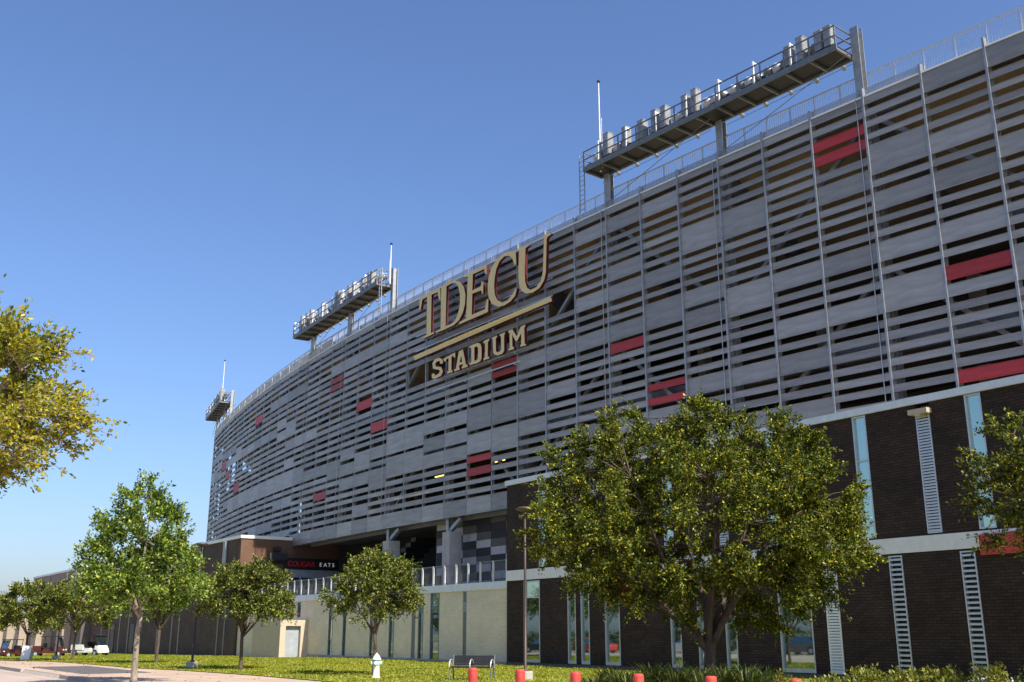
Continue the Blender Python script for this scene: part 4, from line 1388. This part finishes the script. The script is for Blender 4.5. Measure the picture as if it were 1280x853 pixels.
shrub(1000, 19.0, .86, .50, 'leaf_hedge', .075, 'leftmost low shrub of the yellow-green hedge')
shrub(1042, 18.6, 1.0, .60, 'leaf_hedge', .075, 'yellow-green hedge shrub second from the left')
shrub(1085, 18.4, .98, .60, 'leaf_hedge', .075, 'yellow-green hedge shrub left of the tall ladder-like louver')
shrub(1130, 18.2, 1.02, .60, 'leaf_hedge', .075, 'yellow-green hedge shrub below the left ladder-like louver')
shrub(1180, 18.0, 1.06, .56, 'leaf_hedge', .075, 'white-flowering shrub at the right end of the hedge', flowers=(26, 'petal'))
shrub(1236, 17.8, 1.02, .55, 'leaf_strap', .07, 'dark green shrub below the right ladder-like louver')
shrub(1283, 17.6, 1.02, .55, 'leaf_strap', .07, 'dark green shrub in the lower right corner')
shrub(945, 21.0, .84, .30, 'leaf_hedge', .06, 'small red-flowering shrub right of the strap-leaved plants', n=900, flowers=(7, 'petal_red'), group='flowering shrubs')

# grass blades on the visible lawn
rs = np.random.RandomState(2)
NB = 170000
tt = rs.uniform(8, 128, NB); f = rs.uniform(0, 1, NB)
keep = rs.uniform(0, 1, NB) < np.clip(70 / (tt + 30), 0, 1)
tt, f = tt[keep], f[keep]
le = np.array([lawn_edge(t) for t in tt]) + .05
nn_ = le + f * (31.35 - le)
zz = np.array([zg(t) for t in tt]) + .02
pos = np.stack([UX * tt + NX * nn_, UY * tt + NY * nn_, zz], 1)
hgt = rs.uniform(.025, .065, len(pos)) * (1 + .6 * (np.sin(pos[:, 0] * 1.3) * np.cos(pos[:, 1] * 1.1) > .4))
ang = rs.uniform(0, 2 * math.pi, len(pos))
sd = np.stack([np.cos(ang), np.sin(ang), np.zeros(len(pos))], 1) * (.022 + tt * .0004)[:, None]
lean_ = np.stack([rs.normal(0, .03, len(pos)), rs.normal(0, .03, len(pos)), hgt], 1)
q = np.stack([pos - sd, pos + sd, pos + sd * .3 + lean_, pos - sd * .3 + lean_], 1)
o = link_mesh('grass', quads_mesh('grass', q, 'leaf_grass'))
tag(o, 'short sunlit green grass of the lawn before the buildings', 'grass', kind='stuff')

# fallen leaves on the lawn and walk
rs = np.random.RandomState(31)
tt = rs.uniform(20, 75, 900); nn_ = rs.uniform(10.2, 30.5, 900)
pos = np.stack([UX * tt + NX * nn_, UY * tt + NY * nn_, np.array([zg(a) for a in tt]) + np.where(nn_ > np.array([lawn_edge(a) for a in tt]), .06, .012)], 1)
o = link_mesh('fallen_leaves', quads_mesh('fallen_leaves', leaf_quads(rs, pos, rs.normal(0, 1, (900, 3)) * np.array([1, 1, .05]), .11, 3.0, .6, .2), 'leaf_brown'))
tag(o, 'brown fallen leaves scattered over the lawn and walk', 'leaves', kind='stuff')

# ------------------------------------------------------------------ street furniture
bl = ['red round bollard in front of the bench', 'red round bollard in front of the tall lamp post', 'red round bollard left of the strap-leaved plants', 'red round bollard in front of the strap-leaved plants, left of the tree trunk', 'red round bollard in front of the strap-leaved plants, right of the tree trunk', 'rightmost red round bollard, barely above the lower edge']
m2 = MB(); m2.lathe((0, 0, 0), [(.085, -.05), (.085, .955), (.082, .985), (.07, .999), (.03, 1.004)], 20)
bm_ = m2.mesh('bollard', 'red')
bm_.polygons.foreach_set('use_smooth', [len(p.vertices) == 4 for p in bm_.polygons])
for (X, Y), lab in zip([(-.70, 19.4), (.14, 18.56), (1.02, 17.42), (1.93, 16.57), (2.87, 15.66), (3.85, 14.72)], bl):
    tag(link_mesh('bollard', bm_, (X, Y, 0)), lab, 'bollard', 'red bollards along the sidewalk')

# bench
BX, BY = -1.45, 37.2
bench = empty('park_bench', (BX, BY, 0.02), 'dark slatted bench with three grey hoop armrests on the lawn', 'bench')
ca, sa = .88 * math.cos(R(-14)), .88 * math.sin(R(-14))
def B(x, y, z): return (BX + x * ca - y * sa, BY + x * sa + y * ca, z + .02)
for k in range(5):
    y = .05 + k * .095
    m2 = MB(); m2.hexa([B(-.82, y - .04, .42 + k * .004), B(.82, y - .04, .42 + k * .004), B(.82, y + .04, .42 + k * .004), B(-.82, y + .04, .42 + k * .004), B(-.82, y - .04, .455 + k * .004), B(.82, y - .04, .455 + k * .004), B(.82, y + .04, .455 + k * .004), B(-.82, y + .04, .455 + k * .004)])
    m2.build('seat_slat', 'dark', bench)
for k in range(5):
    z = .49 + k * .068; y = .50 + k * .016
    m2 = MB(); m2.hexa([B(-.82, y, z), B(.82, y, z), B(.82, y + .03, z + .005), B(-.82, y + .03, z + .005), B(-.82, y + .016, z + .06), B(.82, y + .016, z + .06), B(.82, y + .046, z + .064), B(-.82, y + .046, z + .064)])
    m2.build('back_slat', 'dark', bench)
for x in (-.84, .84):
    m2 = MB(); m2.tube([B(x, .02, 0), B(x, .08, .41)], .026, 8); m2.build('leg', 'steel', bench)
    m2 = MB(); m2.tube([B(x, .62, 0), B(x, .50, .42), B(x, .56, .66), B(x, .59, .85)], .026, 8); m2.build('leg', 'steel', bench)
for x in (-.84, 0, .84):
    m2 = MB(); m2.tube([B(x, -.02, .44)] + [B(x, .24 - .26 * math.cos(q), .46 + .24 * math.sin(q)) for q in np.linspace(.15, 2.6, 9)], .022, 8); m2.build('armrest', 'alu', bench)

# hydrant
hx0 = (-4.92, 39.25, 0.02)
hyd = empty('fire_hydrant', hx0, 'white fire hydrant with pale blue band on the lawn below the small tree', 'hydrant')
m_blue = mat_plain('pale_blue_paint', (0.30, 0.50, 0.60), .5)
m2 = MB(); m2.lathe(hx0, [(.17, 0), (.17, .05), (.115, .07), (.115, .42), (.13, .44)], 16); m2.build('barrel', 'white', hyd, True)
m2 = MB(); m2.lathe((hx0[0], hx0[1], hx0[2] + .44), [(.13, 0), (.135, .04), (.135, .16), (.125, .2)], 16); m2.build('blue_band', m_blue, hyd, True)
m2 = MB(); m2.lathe((hx0[0], hx0[1], hx0[2] + .64), [(.165, 0), (.165, .035), (.14, .06), (.11, .13), (.06, .19), (.03, .2), (.03, .24)], 16); m2.build('bonnet', 'white', hyd, True)
for dx, dy in ((-1, 0), (1, 0), (0, -1)):
    m2 = MB(); m2.tube([(hx0[0] + dx * .1, hx0[1] + dy * .1, hx0[2] + .54), (hx0[0] + dx * .2, hx0[1] + dy * .2, hx0[2] + .54)], [.055, .062], 12); m2.build('nozzle', 'white', hyd)

# lamp posts
def lamp_post(X, Y, z0, h, label, foot=True):
    root = empty('lamp_post', (X, Y, z0), label, 'lamp post', 'lamp posts along the walk')
    m2 = MB(); m2.lathe((X, Y, z0 - .1), [(.27, 0), (.27, .36), (.25, .4)], 18); m2.build('concrete_footing', 'concrete', root)
    m2 = MB(); m2.lathe((X, Y, z0 + .3), [(.12, 0), (.12, .03), (.052, .06), (.047, h * .5), (.040, h - .35)], 12); m2.build('pole', 'bronze', root, True)
    m2 = MB(); m2.lathe((X, Y, z0 + h - .06), [(.05, 0), (.08, .05), (.34, .12), (.36, .15), (.24, .21), (.06, .24)], 20); m2.build('lamp_head', 'bronze', root, True)
    return root
lamp_post(.47, 37.9, 0.02, 5.85, 'tall slim lamp post behind the second red bollard, beside the brick wing corner')
lamp_post(-14.95, 50.5, 0.02, 5.6, 'dark lamp post on a round concrete footing between the two left lawn trees')
lamp_post(-31.0, 73.4, zg(78), 5.2, 'distant lamp post in front of the far grey-brown block')

# utility carts
def cart(X, Y, z0, rz, body, label, long_bed, roof='dark', s=1.0):
    root = empty('utility_cart', (X, Y, z0), label, 'cart', 'utility carts parked by the building')
    c, s_ = math.cos(rz), math.sin(rz)
    def Pw(x, y, z): return (X + (x * c - y * s_) * s, Y + (x * s_ + y * c) * s, z0 + z * s)
    def bx(mb, x0, x1, y0, y1, z0_, z1, tx0=0, tx1=0):
        mb.hexa([Pw(x0, y0, z0_), Pw(x1, y0, z0_), Pw(x1, y1, z0_), Pw(x0, y1, z0_), Pw(x0 + tx0, y0, z1), Pw(x1 - tx1, y0, z1), Pw(x1 - tx1, y1, z1), Pw(x0 + tx0, y1, z1)])
    fx = 1.55
    bk = -2.0 if long_bed else -1.4
    m2 = MB(); bx(m2, bk, fx, -.6, .6, .32, .5); bx(m2, .95, fx, -.58, .58, .5, .95, .05, .28); bx(m2, -.35, .3, -.58, .58, .5, .72); m2.build('body', body, root)
    m2 = MB(); bx(m2, bk - .1, -.5, -.64, -.58, .55, 1.0); bx(m2, bk - .1, -.5, .58, .64, .55, 1.0); bx(m2, bk - .1, bk - .03, -.58, .58, .55, 1.0); bx(m2, -.56, -.5, -.58, .58, .55, 1.0); bx(m2, bk - .03, -.56, -.58, .58, .55, .6); m2.build('cargo_bed', body, root)
    m2 = MB(); bx(m2, -.3, .25, -.55, .55, .72, .86); bx(m2, -.42, -.28, -.55, .55, .86, 1.25); m2.build('seat', 'dark', root)
    m2 = MB(); bx(m2, -.65, 1.15, -.64, .64, 1.84, 1.92, .06, .06); m2.build('roof', roof, root)
    for y in (-.56, .56):
        m2 = MB(); m2.bar(Pw(-.5, y, .9), Pw(-.55, y, 1.84), .05); m2.build('roof_post', 'dark', root)
        m2 = MB(); m2.bar(Pw(1.3, y, .9), Pw(.98, y, 1.84), .05); m2.build('roof_post', 'dark', root)
    m2 = MB(); m2.hexa([Pw(1.24, -.54, .96), Pw(1.26, -.54, .96), Pw(1.26, .54, .96), Pw(1.24, .54, .96), Pw(.97, -.54, 1.8), Pw(.99, -.54, 1.8), Pw(.99, .54, 1.8), Pw(.97, .54, 1.8)]); m2.build('windshield', 'glass', root)
    m2 = MB(); m2.bar(Pw(1.0, -.25, .9), Pw(.62, -.25, 1.12), .04); m2.tube([Pw(.6, -.25 + .17 * math.cos(q), 1.12 + .17 * math.sin(q)) for q in np.linspace(0, 6.28, 11)], .02, 5, False); m2.build('steering_wheel', 'dark', root)
    for x in (bk + .45, 1.1):
        for y in (-.56, .56):
            m2 = MB(); m2.tube([Pw(x, y - .1, .29), Pw(x, y + .1, .29)], .29, 16); w_ = m2.build('wheel', 'rubber', root)
            m2 = MB(); m2.tube([Pw(x, y - .112, .29), Pw(x, y + .112, .29)], .15, 12); m2.build('rim', 'alu', w_)
    for y in (-.42, .42):
        m2 = MB(); bx(m2, 1.48, 1.56, y - .09, y + .09, .6, .72); m2.build('headlight', 'white', root)
    return root
cart(-38.6, 99.0, zg(104), R(-28), 'white', 'white utility cart with a dark roof and long cargo bed at left', True)
cart(-42.2, 98.0, zg(108), R(8), 'red_dark', 'dark red utility cart parked end to end with the white one', False, 'dark', .95)
cart(-43.9, 95.0, zg(106), R(-120), 'red_dark', 'dark red utility cart farthest left, nearest the white folding sign', False, 'dark', .8)

# cars parked across the street: the photograph shows them mirrored in the ground-floor windows
def parked_car(t, n, paint, label):
    o = Vector(W(t, n, zg(t) - .125))
    root = empty('parked_car', tuple(o), label, 'car', 'cars parked across the street')
    def Q(x, y, z): return (o.x + UX * x + NX * y, o.y + UY * x + NY * y, o.z + z)
    def loft(mb, secs):
        # secs: (x, half width, z low, z high)
        for (xa, wa, la, ha), (xb, wb, lb, hb) in zip(secs, secs[1:]):
            mb.hexa([Q(xa, -wa, la), Q(xa, wa, la), Q(xb, wb, lb), Q(xb, -wb, lb), Q(xa, -wa, ha), Q(xa, wa, ha), Q(xb, wb, hb), Q(xb, -wb, hb)][::1])
    m2 = MB(); loft(m2, [(-2.25, .74, .35, .72), (-2.1, .86, .25, .9), (-1.2, .9, .22, .98), (.9, .9, .22, .95), (1.9, .86, .25, .8), (2.25, .72, .34, .62)]); m2.build('body', paint, root)
    m2 = MB(); m2.hexa([Q(-1.6, -.8, .96), Q(-1.6, .8, .96), Q(1.0, .8, .94), Q(1.0, -.8, .94), Q(-1.05, -.62, 1.45), Q(-1.05, .62, 1.45), Q(.25, .62, 1.45), Q(.25, -.62, 1.45)]); m2.build('cabin_glass', 'glass', root)
    m2 = MB(); m2.hexa([Q(-1.1, -.64, 1.44), Q(-1.1, .64, 1.44), Q(.3, .64, 1.44), Q(.3, -.64, 1.44), Q(-.95, -.56, 1.5), Q(-.95, .56, 1.5), Q(.15, .56, 1.5), Q(.15, -.56, 1.5)]); m2.build('roof', paint, root)
    for x in (-1.4, 1.4):
        for y in (-.82, .82):
            m2 = MB(); m2.tube([Q(x, y - .1, .33), Q(x, y + .1, .33)], .33, 18); w_ = m2.build('wheel', 'rubber', root)
            m2 = MB(); m2.tube([Q(x, y - .115, .33), Q(x, y + .115, .33)], .19, 12); m2.build('rim', 'alu', w_)
    for y in (-.6, .6):
        m2 = MB(); m2.hexa([Q(2.12, y - .16, .58), Q(2.12, y + .16, .58), Q(2.24, y + .12, .58), Q(2.24, y - .12, .58), Q(2.05, y - .16, .72), Q(2.05, y + .16, .72), Q(2.2, y + .12, .68), Q(2.2, y - .12, .68)]); m2.build('headlight', 'white', root)
parked_car(88, -7.6, 'red', 'red car mirrored in the narrow pair of windows left of the big tree')
parked_car(81.5, -7.6, 'dark', 'black car mirrored in the window just left of the big tree trunk')
parked_car(73, -7.6, 'white', 'white car mirrored in the window beside the big tree trunk')
parked_car(96, -7.6, 'dark', 'dark car mirrored in the wide window behind the tall lamp post')
parked_car(59.5, -7.6, 'steel', 'grey car mirrored in the wide window right of the big tree')
rs = np.random.RandomState(17)
n_ = 26000
tt = rs.uniform(46, 118, n_)
pos = np.stack([np.zeros(n_)] * 3, 1)
nn_ = -15.2 + rs.normal(0, .5, n_); zz = rs.uniform(.05, 1.9, n_) + .25 * np.sin(tt * 1.7)
pos[:, 0] = UX * tt + NX * nn_; pos[:, 1] = UY * tt + NY * nn_; pos[:, 2] = zz + np.array([zg(a) for a in tt])
o = link_mesh('hedge', quads_mesh('hedge', leaf_quads(rs, pos, rs.normal(0, 1, (n_, 3)), .24), 'leaf_dark'))
tag(o, 'long dark green hedge across the street, mirrored low in the windows', 'hedge', kind='stuff')

# folding sign
ax_, ay_, az_ = -32.4, 72.0, zg(78)
af = empty('folding_sign', (ax_, ay_, az_), 'white folding sandwich board standing on the lawn at far left', 'sign')
for sgn in (-1, 1):
    m2 = MB(); m2.hexa([(ax_ - .3, ay_ + sgn * .26 - .015, az_), (ax_ + .3, ay_ + sgn * .26 - .015, az_), (ax_ + .3, ay_ + sgn * .26 + .015, az_), (ax_ - .3, ay_ + sgn * .26 + .015, az_),
                        (ax_ - .3, ay_ + sgn * .03 - .015, az_ + .95), (ax_ + .3, ay_ + sgn * .03 - .015, az_ + .95), (ax_ + .3, ay_ + sgn * .03 + .015, az_ + .95), (ax_ - .3, ay_ + sgn * .03 + .015, az_ + .95)])
    m2.build('board', 'white', af)
